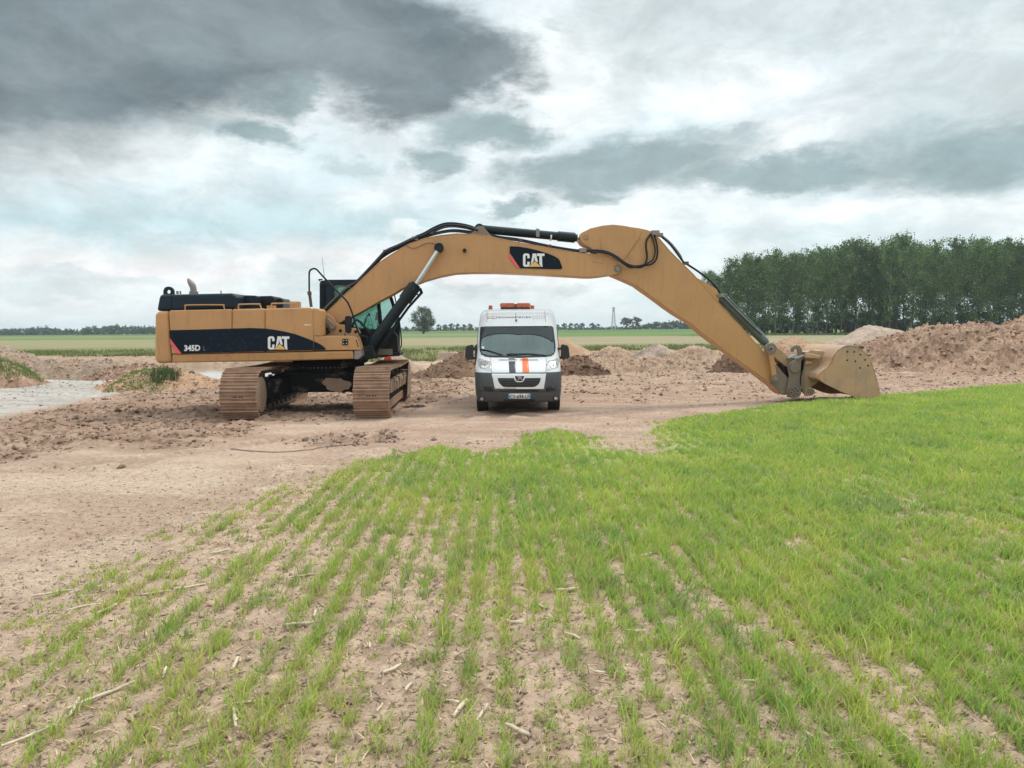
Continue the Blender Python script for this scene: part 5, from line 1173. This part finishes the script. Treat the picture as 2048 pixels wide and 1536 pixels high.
em = vpatch('emblem', [(722, 982), (858, 982), (852, 1010), (838, 1035), (810, 1047), (770, 1047), (742, 1035), (728, 1010)], vanw, o_ + 0.012, parent=pn, th=0.02)
vpatch('emblem_field', [(738, 984), (844, 984), (838, 1008), (826, 1026), (806, 1036), (776, 1036), (754, 1026), (742, 1008)], vanb, o_ + 0.015, parent=pn, th=0.02)
lion = [(758, 1000), (766, 990), (778, 986), (792, 988), (800, 994), (812, 990), (818, 994), (808, 1002), (818, 1012), (824, 1028), (812, 1026), (804, 1014), (794, 1012), (786, 1022), (790, 1030), (776, 1028), (772, 1016), (782, 1006), (778, 998), (768, 1004), (760, 1008)]
vpatch('emblem_lion', lion, steelgrey, o_ + 0.019, parent=pn, th=0.01, step=0.2)
bp_ = lambda n_, P, m_, o2=o_, th=0.02, parent=None: vpatch(n_, P, m_, o2, parent or bump_, th)
bp_('air_slot', [(565, 1128), (1012, 1128), (1000, 1143), (580, 1143)], vanb)
bp_('air_slot', [(385, 1094), (488, 1098), (497, 1140), (405, 1136)], vanb); bp_('air_slot', [(1092, 1098), (1192, 1092), (1170, 1134), (1083, 1140)], vanb)
bp_('air_slot', [(610, 1232), (970, 1232), (960, 1255), (625, 1255)], vanb)
bp_('bumper_trim', [(345, 1135), (500, 1146), (1070, 1146), (1235, 1130), (1235, 1136), (1070, 1152), (500, 1152), (345, 1142)], vanb)
pl = bp_('number_plate', [(660, 1173), (921, 1173), (921, 1226), (660, 1226)], plate_w, o_ + 0.006)
bp_('plate_band', [(660, 1173), (679, 1173), (679, 1226), (660, 1226)], plate_b, o_ + 0.009, parent=pl); bp_('plate_band', [(903, 1173), (921, 1173), (921, 1226), (903, 1226)], plate_b, o_ + 0.009, parent=pl)
def vtext(nm, s, x0, y0, x1, y1, m_, o2, parent, bold=0.0):
    v, f = text_polys(s, bold, 1.12); A_ = vinv(x0, y1); B_ = vinv(x1, y0); b = MB(); vs = []
    for a, c_ in v:
        x = A_[0] + (B_[0] - A_[0]) * a; z = A_[1] + (B_[1] - A_[1]) * c_; vs.append(Vector((VX + x, VY + vs_(x, z), z)) + vnorm(x, z) * o2)
    b.add(vs, f); return b.build(nm, m_, parent)
vtext('plate_lettering', 'CV-694-LF', 684, 1178, 899, 1222, vanb, o_ + 0.012, pl, 0.02)
for (cx, cy) in ((376, 1230), (1190, 1224)):
    bp_('fog_lamp_bezel', [(cx + 30 * math.cos(a), cy + 26 * math.sin(a)) for a in np.linspace(0, 2 * math.pi, 18)[:-1]], vanb)
    bp_('fog_lamp', [(cx + 18 * math.cos(a), cy + 18 * math.sin(a)) for a in np.linspace(0, 2 * math.pi, 18)[:-1]], lampm, o_ + 0.004)
# bonnet seams, stripes, vents
def vline(nm, P, m_, r_=0.004, o2=0.002, parent=None):
    pts = []; Q = [vinv(*q) for q in P]
    for i in range(len(Q) - 1):
        for j in range(6):
            x = Q[i][0] + (Q[i + 1][0] - Q[i][0]) * j / 6; z = Q[i][1] + (Q[i + 1][1] - Q[i][1]) * j / 6; pts.append(Vector((VX + x, VY + vs_(x, z), z)) + vnorm(x, z) * o2)
    x, z = Q[-1]; pts.append(Vector((VX + x, VY + vs_(x, z), z)) + vnorm(x, z) * o2)
    b = MB(); b.tube(pts, r_, 5); return b.build(nm, m_, parent or VAN)
seamm = mat('seam_grey', (0.22, 0.22, 0.22), 0.6)
vline('bonnet_seam', [(462, 775), (470, 850), (480, 950)], seamm); vline('bonnet_seam', [(1098, 775), (1092, 850), (1086, 950)], seamm); vline('bonnet_seam', [(478, 951), (780, 952), (1088, 951)], seamm)
vpatch('dark_stripe', [(668, 812), (742, 812), (748, 950), (675, 950)], dkstripe, 0.004); vpatch('dark_stripe', [(664, 778), (738, 778), (740, 789), (665, 789)], dkstripe, 0.004)
vpatch('orange_stripe', [(820, 776), (886, 776), (902, 950), (826, 950)], orange, 0.004)
for x0, x1 in ((562, 756), (800, 992)):
    b = MB()
    for i in range(17):
        cx = x0 + (x1 - x0) * i / 16
        if 818 < cx < 890 and False: continue
        x, z = vinv(cx, 798); p = Vector((VX + x, VY + vs_(x, z), z)); n3 = vnorm(x, z); a = Vector((0.006, 0, 0)); u3 = Vector((0, vs_(x, z + 0.012) - vs_(x, z), 0.012))
        b.add([p + n3 * 0.008 - a - u3, p + n3 * 0.008 + a - u3, p + n3 * 0.008 + a + u3, p + n3 * 0.008 - a + u3], [(0, 1, 2, 3)])
    b.build('bonnet_vents', vanb, VAN)
vpatch('cowl', [(345, 728), (400, 754), (460, 766), (800, 772), (1090, 762), (1150, 752), (1185, 728), (1140, 738), (1080, 745), (800, 752), (460, 748), (400, 735)], vanb, 0.012)
# headlights
hl = [(318, 800), (338, 776), (360, 783), (400, 800), (458, 812), (466, 860), (471, 925), (430, 915), (380, 905), (345, 890), (325, 860)]
for P in (hl, [(1550 - x + 10, y) for x, y in hl]):
    h_ = vpatch('headlight', P, mat('lamp_surround', (0.42, 0.43, 0.43), 0.25, metal=0.3), 0.004)
    cx = sum(p[0] for p in P) / len(P); cy = sum(p[1] for p in P) / len(P)
    for dx, dy, r3 in ((5, 5, 44), (-22 if cx < 775 else 22, -20, 22)):
        vpatch('reflector', [(cx + dx + r3 * math.cos(a), cy + dy + r3 * 0.95 * math.sin(a)) for a in np.linspace(0, 2 * math.pi, 20)[:-1]], lampm, 0.010, parent=h_, th=0.01)
    vpatch('bulb', [(cx + 5 + 15 * math.cos(a), cy + 5 + 15 * math.sin(a)) for a in np.linspace(0, 2 * math.pi, 14)[:-1]], steelgrey, 0.014, parent=h_, th=0.01)
# roof lettering
rl = vtext('roof_lettering', 'TECHNIPIECES', 510, 301, 918, 323, dkstripe, 0.004, VAN, 0.018)
vline('logo_swoosh', [(428, 320), (470, 302), (500, 299), (480, 318), (520, 328), (428, 322)], mat('logo_red', (0.5, 0.12, 0.08), 0.4), 0.004, 0.003, rl)
vtext('roof_symbols', 'DDD', 935, 296, 1075, 330, seamm, 0.004, VAN, -0.02)
vline('roof_groove', [(422, 240), (424, 330), (418, 360)], seamm, 0.006); vline('roof_groove', [(1075, 242), (1085, 330), (1090, 360)], seamm, 0.006)
x, z = vinv(753, 350); p = Vector((VX + x, VY + vs_(x, z) - 0.02, z))
b = MB(); b.disc(p, (0, -0.6, 1), 0.022, 0.03, 10); b.tube([p, p + Vector((-0.015, 0.12, 0.20))], 0.004, 5); b.build('radio_antenna', vanb, VAN)
# wipers
for P in ([(352, 680), (420, 690), (500, 712), (600, 745)], [(640, 735), (760, 733), (900, 730), (1000, 738), (1090, 750)]):
    vline('wiper', P, vanb, 0.011, 0.022)
vpatch('sticker', [(362, 642), (388, 645), (390, 670), (360, 668)], white_dec, 0.007, th=0.004)
# roof lights
def RP(cx, cy, Y): return atY(900 + cx / 5.689, 580 + cy / 5.689, Y)
lb = thing('light_bar', RP(745, 228, VY + 2.6), 'amber twin-lens light bar on the van roof', 'light bar')
for (x0, x1) in ((570, 738), (752, 915)):
    b = MB(); a = RP(x0, 180, VY + 2.5); c_ = RP(x1, 180, VY + 2.5)
    b.box((a.x, VY + 2.35, a.z - 0.055), (c_.x, VY + 2.65, a.z + 0.07)); b.build('lens', amber, lb, bevel=0.045, seg=4)
b = MB(); a = RP(575, 203, VY + 2.5); c_ = RP(912, 212, VY + 2.5); b.box((a.x, VY + 2.37, c_.z - 0.005), (c_.x, VY + 2.63, a.z + 0.0)); b.build('base', vanb, lb, bevel=0.01)
b = MB(); a = RP(745, 180, VY + 2.5); b.box((a.x - 0.035, VY + 2.36, a.z - 0.05), (a.x + 0.035, VY + 2.64, a.z + 0.045)); b.build('centre_block', mat('dark_amber', (0.2, 0.05, 0.03), 0.4), lb, bevel=0.01)
for x in (625, 858):
    b = MB(); a = RP(x, 212, VY + 2.5); b.box((a.x - 0.02, VY + 2.45, a.z - 0.06), (a.x + 0.02, VY + 2.55, a.z)); b.build('foot', vanb, lb)
for (x, lab) in ((462, 'small amber beacon standing free on the roof left of the light bar'), (937, 'small amber beacon half hidden by the right end of the light bar')):
    a = RP(x, 226, VY + 2.75); t_ = thing('beacon', a, lab, 'beacon', 'amber beacons on the van roof')
    b = MB(); b.tube([a, a + Vector((0, 0, 0.02)), a + Vector((0, 0, 0.1)), a + Vector((0, 0, 0.118))], [0.062, 0.058, 0.05, 0.04], 18); b.build('lens', amber, t_)
    b = MB(); b.disc(a - Vector((0, 0, 0.04)), (0, 0, 1), 0.062, 0.045, 18); b.build('base', vanb, t_)
# mirrors
for sg in (-1, 1):
    P = [(176, 665), (186, 638), (250, 621), (262, 630), (262, 700), (268, 788), (252, 795), (190, 786), (170, 762)] if sg < 0 else [(1352, 655), (1340, 632), (1280, 616), (1266, 630), (1266, 700), (1262, 780), (1280, 788), (1350, 780), (1364, 755)]
    b = MB(); b.prism([RP(x, y, VY + 0.95) for x, y in P], (0, 0.16, 0)); mo = b.build('wing_mirror', vanb, VAN, bevel=0.03, seg=3)
    b = MB()
    if sg < 0: b.prism([RP(x, y, VY + 0.98) for x, y in ((255, 655), (300, 650), (300, 680), (255, 685))], (0, 0.08, 0)); b.prism([RP(x, y, VY + 0.98) for x, y in ((262, 765), (300, 760), (300, 790), (262, 790))], (0, 0.08, 0)); b.prism([RP(x, y, VY + 0.97) for x, y in ((282, 640), (305, 610), (305, 840), (285, 840))], (0, 0.1, 0))
    else: b.prism([RP(x, y, VY + 0.98) for x, y in ((1236, 655), (1268, 655), (1268, 680), (1236, 682))], (0, 0.08, 0)); b.prism([RP(x, y, VY + 0.98) for x, y in ((1240, 755), (1268, 758), (1268, 785), (1240, 785))], (0, 0.08, 0)); b.prism([RP(x, y, VY + 0.97) for x, y in ((1222, 660), (1240, 650), (1248, 790), (1240, 800))], (0, 0.1, 0))
    b.build('mirror_bracket', vanb, mo, bevel=0.01)
# wheels
for sg in (-1, 1):
    for yy in (0.98, 4.4):
        b = MB(); xo = VX + sg * 0.99; b.disc((xo, VY + yy, 0.40), (-sg, 0, 0), 0.44, 0.26, 30); b.build('wheel_arch', vanb, VAN)
        b = MB(); zc = tz(VX, VY + yy) * 0 + 0.335
        prof = [(0.80, 0.20), (0.80, 0.31), (0.83, 0.338), (0.97, 0.338), (1.005, 0.31), (1.005, 0.20)]
        n_ = 30; vs = []
        for x, r3 in prof:
            for k_ in range(n_): a = 2 * math.pi * k_ / n_; vs.append((VX + sg * x, VY + yy + r3 * math.cos(a), zc + r3 * math.sin(a)))
        b.add(vs, [(i * n_ + k_, i * n_ + (k_ + 1) % n_, (i + 1) * n_ + (k_ + 1) % n_, (i + 1) * n_ + k_) for i in range(5) for k_ in range(n_)], 0, True)
        wo = b.build('wheel', tyre_m, VAN)
        b = MB(); b.disc((VX + sg * 0.82, VY + yy, zc), (sg, 0, 0), 0.20, 0.15, 24); b.disc((VX + sg * 0.97, VY + yy, zc), (sg, 0, 0), 0.07, 0.02, 16); b.build('rim', steelgrey, wo)
b = MB(); b.box((VX - 0.85, VY + 0.5, 0.24), (VX + 0.85, VY + 5.2, 0.4)); b.build('underbody', vanb, VAN)
# side door windows
for sg in (-1, 1):
    b = MB(); xs = VX + sg * 1.0; b.prism([(VX + sg * 1.004, VY + 0.98, 1.36), (VX + sg * 1.004, VY + 1.95, 1.36), (VX + sg * 0.985, VY + 1.95, 1.95), (VX + sg * 0.985, VY + 1.5, 1.95)], (sg * 0.006, 0, 0)); b.build('door_window', vanb, VAN)
    b = MB(); b.prism([(VX + sg * 1.018, VY + 1.75, 1.1), (VX + sg * 1.018, VY + 1.9, 1.1), (VX + sg * 1.018, VY + 1.9, 1.14), (VX + sg * 1.018, VY + 1.75, 1.14)], (sg * 0.03, 0, 0)); b.build('door_handle', vanb, VAN)

# ------------------------------------------------------------------ TREES
bark = mat('pale_bark', (0.125, 0.12, 0.10), 0.9, var=0.3, vscale=4)
bark_d = mat('dark_bark', (0.07, 0.06, 0.05), 0.9, var=0.3)
leaf_m = leafmat('poplar_leaf', transl=0.25)
def leaves(centres, rad, n_per, size, c1, c2, seed):
    r = np.random.default_rng(seed); C_ = np.repeat(np.array(centres), n_per, 0); n = len(C_)
    P = C_ + r.normal(0, 1, (n, 3)) * np.repeat(np.array(rad), n_per)[:, None] * np.array([0.5, 0.5, 0.42])
    a = r.normal(0, 1, (n, 3)); a /= np.linalg.norm(a, axis=1)[:, None]; b_ = np.cross(a, r.normal(0, 1, (n, 3))); b_ /= np.linalg.norm(b_, axis=1)[:, None]
    s = size * r.uniform(0.5, 1.3, n)[:, None]
    V = np.stack([P - a * s, P + b_ * s * 0.55, P + a * s, P - b_ * s * 0.55], 1).reshape(-1, 3)
    k_ = np.repeat(r.random(len(centres)), n_per) * 0.65 + r.random(n) * 0.35
    cc = np.array(c1) * (1 - k_[:, None]) + np.array(c2) * k_[:, None]
    return V, np.repeat(cc, 4, 0)
def leaf_mesh(name, V, cc, m_):
    n = len(V) // 4; me = bpy.data.meshes.new(name); me.vertices.add(n * 4); me.vertices.foreach_set('co', V.reshape(-1).astype(np.float32))
    me.loops.add(n * 4); me.loops.foreach_set('vertex_index', np.arange(n * 4, dtype=np.int32)); me.polygons.add(n)
    me.polygons.foreach_set('loop_start', np.arange(0, n * 4, 4, dtype=np.int32)); me.polygons.foreach_set('loop_total', np.full(n, 4, np.int32)); me.update(calc_edges=True)
    a = me.color_attributes.new('soil', 'FLOAT_COLOR', 'POINT'); a.data.foreach_set('color', np.concatenate([cc, np.ones((n * 4, 1))], -1).reshape(-1).astype(np.float32)); me.materials.append(m_); return me
def poplar(seed):
    r = random.Random(seed); H = 21.0; b = MB(); cs = []; rs = []
    b.tube([(0, 0, -0.5), (0.05, 0, 5), (r.uniform(-.2, .2), 0, 12), (r.uniform(-.4, .4), 0.1, 20)], [0.17, 0.14, 0.09, 0.03], 7)
    for k_ in range(46):
        z0 = 2.6 + 17.1 * (k_ / 45) ** 0.9; a = r.uniform(0, 6.283); L = (1.2 + 2.5 * math.sin(math.pi * min(1, max(0.06, (z0 - 2.5) / 18.5)) ** 0.8)) * r.uniform(0.6, 1.15)
        if z0 < 6.5: L *= 0.75
        p0 = Vector((0, 0, z0)); p1 = p0 + Vector((math.cos(a) * L, math.sin(a) * L, L * r.uniform(0.6, 1.25)))
        b.tube([p0, (p0 + p1) / 2 + Vector((0, 0, -0.15)), p1], [0.05, 0.035, 0.012], 4, cap=False)
        for t in (0.5, 0.78, 1.0):
            if z0 < 6.5 and r.random() < 0.25: continue
            cs.append(tuple(p0.lerp(p1, t) + Vector((r.gauss(0, .3), r.gauss(0, .3), r.gauss(0, .3))))); rs.append(r.uniform(0.7, 1.25))
    for k_ in range(5): cs.append((r.gauss(0, .4), r.gauss(0, .4), 19.5 + k_ * 0.5)); rs.append(0.7 - 0.08 * k_)
    V, cc = leaves(cs, rs, 26, 0.23, (0.034, 0.088, 0.032), (0.165, 0.245, 0.080), seed)
    me = bpy.data.meshes.new('trunk'); me.from_pydata(b.v, [], b.f); me.materials.append(bark); me.polygons.foreach_set('use_smooth', [True] * len(me.polygons))
    return me, leaf_mesh('crown', V, cc, leaf_m)
def roundtree(seed, H, W, low=0.12, n=70, size=0.4, npc=34, split=False):
    r = random.Random(seed); b = MB(); cs = []; rs = []
    tk = 0.035 * H if split else 0.022 * H
    b.tube([(0, 0, -0.5), (0, 0, H * 0.15), (0.02 * H, 0, H * 0.35), (0, 0, H * 0.7)], [tk * 1.2, tk, tk * 0.7, tk * 0.2], 8)
    for k_ in range(n):
        u_ = r.random(); a = r.uniform(0, 6.283); zz = low + (1 - low) * r.random() ** 0.8
        env = math.sin(math.pi * min(0.97, 0.12 + 0.80 * ((zz - low) / (1 - low)) ** (1.2 if split else 0.85)))
        rad = W / 2 * env * (0.25 + 0.75 * math.sqrt(u_)); p = Vector((math.cos(a) * rad, math.sin(a) * rad, zz * H * 0.96))
        q = Vector((0, 0, H * (0.12 + 0.5 * zz * 0.6)))
        b.tube([q, q.lerp(p, 0.6) + Vector((0, 0, 0.2)), p], [tk * 0.3, tk * 0.18, tk * 0.06], 4, cap=False)
        cs.append(tuple(p)); rs.append(W * 0.11 * r.uniform(0.7, 1.3))
    V, cc = leaves(cs, rs, npc, size, (0.034, 0.060, 0.032), (0.105, 0.14, 0.062), seed)
    me = bpy.data.meshes.new('trunk'); me.from_pydata(b.v, [], b.f); me.materials.append(bark_d)
    return me, leaf_mesh('crown', V, cc, leaf_m)
def plant(name, meshes, loc, sc_, rz, label, cat, group=None):
    t = thing(name, loc, label, cat, group); t.rotation_euler = (0, 0, rz); t.scale = sc_
    for nm, me in zip(('trunk', 'crown'), meshes): link(nm, me, t)
    return t
POP = [poplar(100 + i) for i in range(5)]
def hz(px): return 656 + (1024 - px) * math.tan(ROLL)
tops = [(1395, 545), (1450, 532), (1475, 508), (1530, 500), (1580, 503), (1620, 492), (1655, 495), (1690, 478), (1720, 474), (1760, 482), (1790, 470), (1830, 478), (1870, 482), (1905, 476), (1945, 474), (1985, 478), (2048, 478), (2600, 475)]
tx, ty = zip(*tops)
G_POP = 'poplars of the plantation on the right'
specs = []
for row, Yr in enumerate((174, 183, 193, 204, 216)):
    x0 = 1415 + row * 9; px = x0
    while px < 2230 + row * 20:
        specs.append((px + random.uniform(-10, 10), Yr + random.uniform(-3.5, 3.5), row)); px += 33 + random.uniform(-10, 14)
firstpx = min(specs, key=lambda s: s[0])
for i, (px, Yr, row) in enumerate(specs):
    top = float(np.interp(px, tx, ty)) + random.uniform(-3, 9) + row * 2
    Ht_ = ((hz(px) - top) / F * Yr + 2.0) * random.uniform(0.9, 1.03)
    s = Ht_ / 21.6
    X = (px - 1024) / F * Yr
    lab = 'tall slender poplar with pale straight trunk in the plantation behind the dirt heaps'
    if (px, Yr, row) == firstpx: lab = 'shorter poplar at the far left end of the plantation, beside the excavator stick'
    plant('poplar_tree', POP[i % 5], (X, Yr, tz(X, Yr)), (s * random.uniform(0.75, 1.2), s * random.uniform(0.8, 1.1), s), random.uniform(0, 6.28), lab, 'tree', G_POP)
SH = [roundtree(200 + i, 3.2, 4.2, 0.02, 26, 0.22, 34) for i in range(3)]
for i in range(46):
    px = 1440 + i * 17 + random.uniform(-8, 8); Yr = 214 + random.uniform(-6, 14); X = (px - 1024) / F * Yr; k_ = random.uniform(0.8, 1.7)
    plant('bush', SH[i % 3], (X, Yr, tz(X, Yr)), (k_ * 1.5, k_, k_), random.uniform(0, 6), 'low dark green bush growing under the poplars', 'bush', 'bushes under the poplars')
BT = roundtree(301, 10.4, 9.4, 0.14, 110, 0.26, 46, split=True)
X = (848 - 1024) / F * 300
plant('broadleaf_tree', BT, (X, 300, tz(X, 300)), (1, 1, 1), 0.4, 'lone round-crowned tree standing in the fields left of the van', 'tree')
ST = [roundtree(310 + i, 5.0, 4.4, 0.3, 24, 0.34, 26) for i in range(3)]
Yf = 640
for i, (px, hpx, lab) in enumerate([(814, 4, 'tiny round tree on the horizon nearest the cab'), (828, 4, 'tiny round tree on the horizon just left of the lone tree'), (879, 7, 'first small roadside tree right of the lone tree'), (891, 7, 'second small roadside tree right of the lone tree'), (904, 9, 'tallest of the small roadside trees left of the van'),
                                    (916, 8, 'fourth small roadside tree right of the lone tree'), (929, 7, 'fifth small roadside tree, between lone tree and van'), (941, 8, 'small roadside tree closest to the left of the van'), (1116, 5, 'tiny tree on the horizon closest to the right of the van'), (1130, 8, 'dark round horizon tree right of the van'),
                                    (1142, 8, 'broad low horizon tree right of the van'), (1154, 7, 'small lollipop-shaped horizon tree right of the van'), (1164, 8, 'second lollipop-shaped horizon tree right of the van'), (1185, 8, 'small horizon tree left of the lattice tower'), (1196, 6, 'small horizon tree nearest the lattice tower'),
                                    (1253, 18, 'open-crowned tree just right of the lattice tower'), (1272, 19, 'dense dark tree right of the lattice tower')]):
    X = (px - 1024) / F * Yf; h_ = hpx / F * Yf + 2.4; k_ = h_ / 5.0
    plant('horizon_tree', ST[i % 3], (X, Yf, tz(X, Yf)), (k_ * (1.3 if hpx > 15 else 1.0), k_, k_), i * 1.3, lab, 'tree', 'small trees along the horizon')
def woodland(name, pts, Y, label, dens=3.0, size=1.1, sd_=5, seed=9):
    r = np.random.default_rng(seed); cs = []; rs = []
    px = pts[0][0]; xs_, ts_ = zip(*pts)
    while px < pts[-1][0]:
        top = float(np.interp(px, xs_, ts_)); H = (hz(px) - top) / F * Y + 2.0 + 1.5 * (1 if px < 400 else 0)
        X = (px - 1024) / F * Y
        for k_ in range(max(2, int(H / 1.3))):
            cs.append((X + r.normal(0, 1.2), Y + r.uniform(0, 22), tz(X, Y) + H * min(1, r.random() ** 0.7) * r.uniform(0.85, 1.0) - 0.4)); rs.append(1.9)
        px += 1550 / Y * 1.2
    V, cc = leaves(cs, rs, 14, size, (0.030, 0.058, 0.030), (0.070, 0.105, 0.045), seed)
    tag(link(name, leaf_mesh(name, V, cc, leaf_m)), label, 'woodland', kind='stuff')
woodland('woodland', [(-250, 650), (-60, 656), (0, 659), (30, 658), (60, 655), (95, 657), (130, 659), (148, 661), (165, 656), (185, 653), (225, 651.5), (240, 653.5), (285, 654), (420, 655), (520, 658)], 700, 'far dark wood along the horizon on the left')
woodland('woodland', [(1240, 656), (1290, 650), (1315, 645), (1330, 645), (1345, 643.5), (1380, 642), (1450, 644), (1700, 645), (2100, 644)], 680, 'far wood along the horizon behind the excavator stick', seed=11)
woodland('hedge', [(560, 658), (790, 657.5), (820, 656.5), (860, 656), (930, 654.5), (1000, 654), (1110, 655), (1200, 655.5), (1250, 654)], 655, 'low far hedge along the horizon on both sides of the van', seed=13, size=0.8)

# lattice tower + far pylon
pm = mat('tower_steel', (0.42, 0.43, 0.44), 0.6, metal=0.2)
def lattice(name, px, top, Y, w0, w1, label, arms=False):
    X = (px - 1024) / F * Y; H = (hz(px) - top) / F * Y + 2.0; zb = tz(X, Y)
    t = thing(name, (X, Y, zb), label, 'tower'); n = 8; b = MB()
    def cr(z, i): f = z / H; w_ = (w0 + (w1 - w0) * f) / 2; return Vector((X + (w_, w_, -w_, -w_)[i], Y + (w_, -w_, -w_, w_)[i], zb + z))
    for i in range(4): b.tube([cr(0, i), cr(H, i)], 0.16, 4)
    b.build('tower_leg', pm, t); b = MB()
    for k_ in range(n):
        z0, z1 = H * k_ / n, H * (k_ + 1) / n
        for i in range(4): b.tube([cr(z0, i), cr(z1, (i + 1) % 4)], 0.09, 4); b.tube([cr(z0, (i + 1) % 4), cr(z1, i)], 0.09, 4); b.tube([cr(z1, i), cr(z1, (i + 1) % 4)], 0.07, 4)
    b.build('bracing', pm, t); b = MB()
    if arms:
        for f in (0.78, 0.95): b.tube([(X - 4, Y, zb + H * f), (X, Y, zb + H * (f + 0.03)), (X + 4, Y, zb + H * f)], 0.15, 4)
        b.build('cross_arm', pm, t)
    else:
        b.box((X - w1 * 0.9, Y - w1 * 0.9, zb + H), (X + w1 * 0.9, Y + w1 * 0.9, zb + H + 1.0)); b.box((X - w1 * 0.5, Y - w1 * 0.5, zb + H - 2.2), (X + w1 * 0.5, Y + w1 * 0.5, zb + H - 0.8)); b.build('platform', pm, t)
lattice('lattice_tower', 1227.3, 617.5, 600, 3.4, 1.1, 'slim grey lattice tower on the horizon right of the van')
lattice('power_pylon', 96, 647, 760, 3.0, 0.8, 'faint power pylon above the far wood on the left', True)

# ------------------------------------------------------------------ haze
hm = bpy.data.materials.new('haze'); hm.use_nodes = True; t = hm.node_tree; t.nodes.clear()
o = t.nodes.new('ShaderNodeOutputMaterial'); v = t.nodes.new('ShaderNodeVolumePrincipled')
v.inputs['Color'].default_value = (0.80, 0.90, 0.97, 1); v.inputs['Density'].default_value = 0.00022
t.links.new(v.outputs[0], o.inputs['Volume'])
b = MB(); b.box((-3400, -60, -6), (3400, 3400, 32)); tag(b.build('haze', hm), 'thin bluish air over the whole scene', 'haze', kind='stuff')
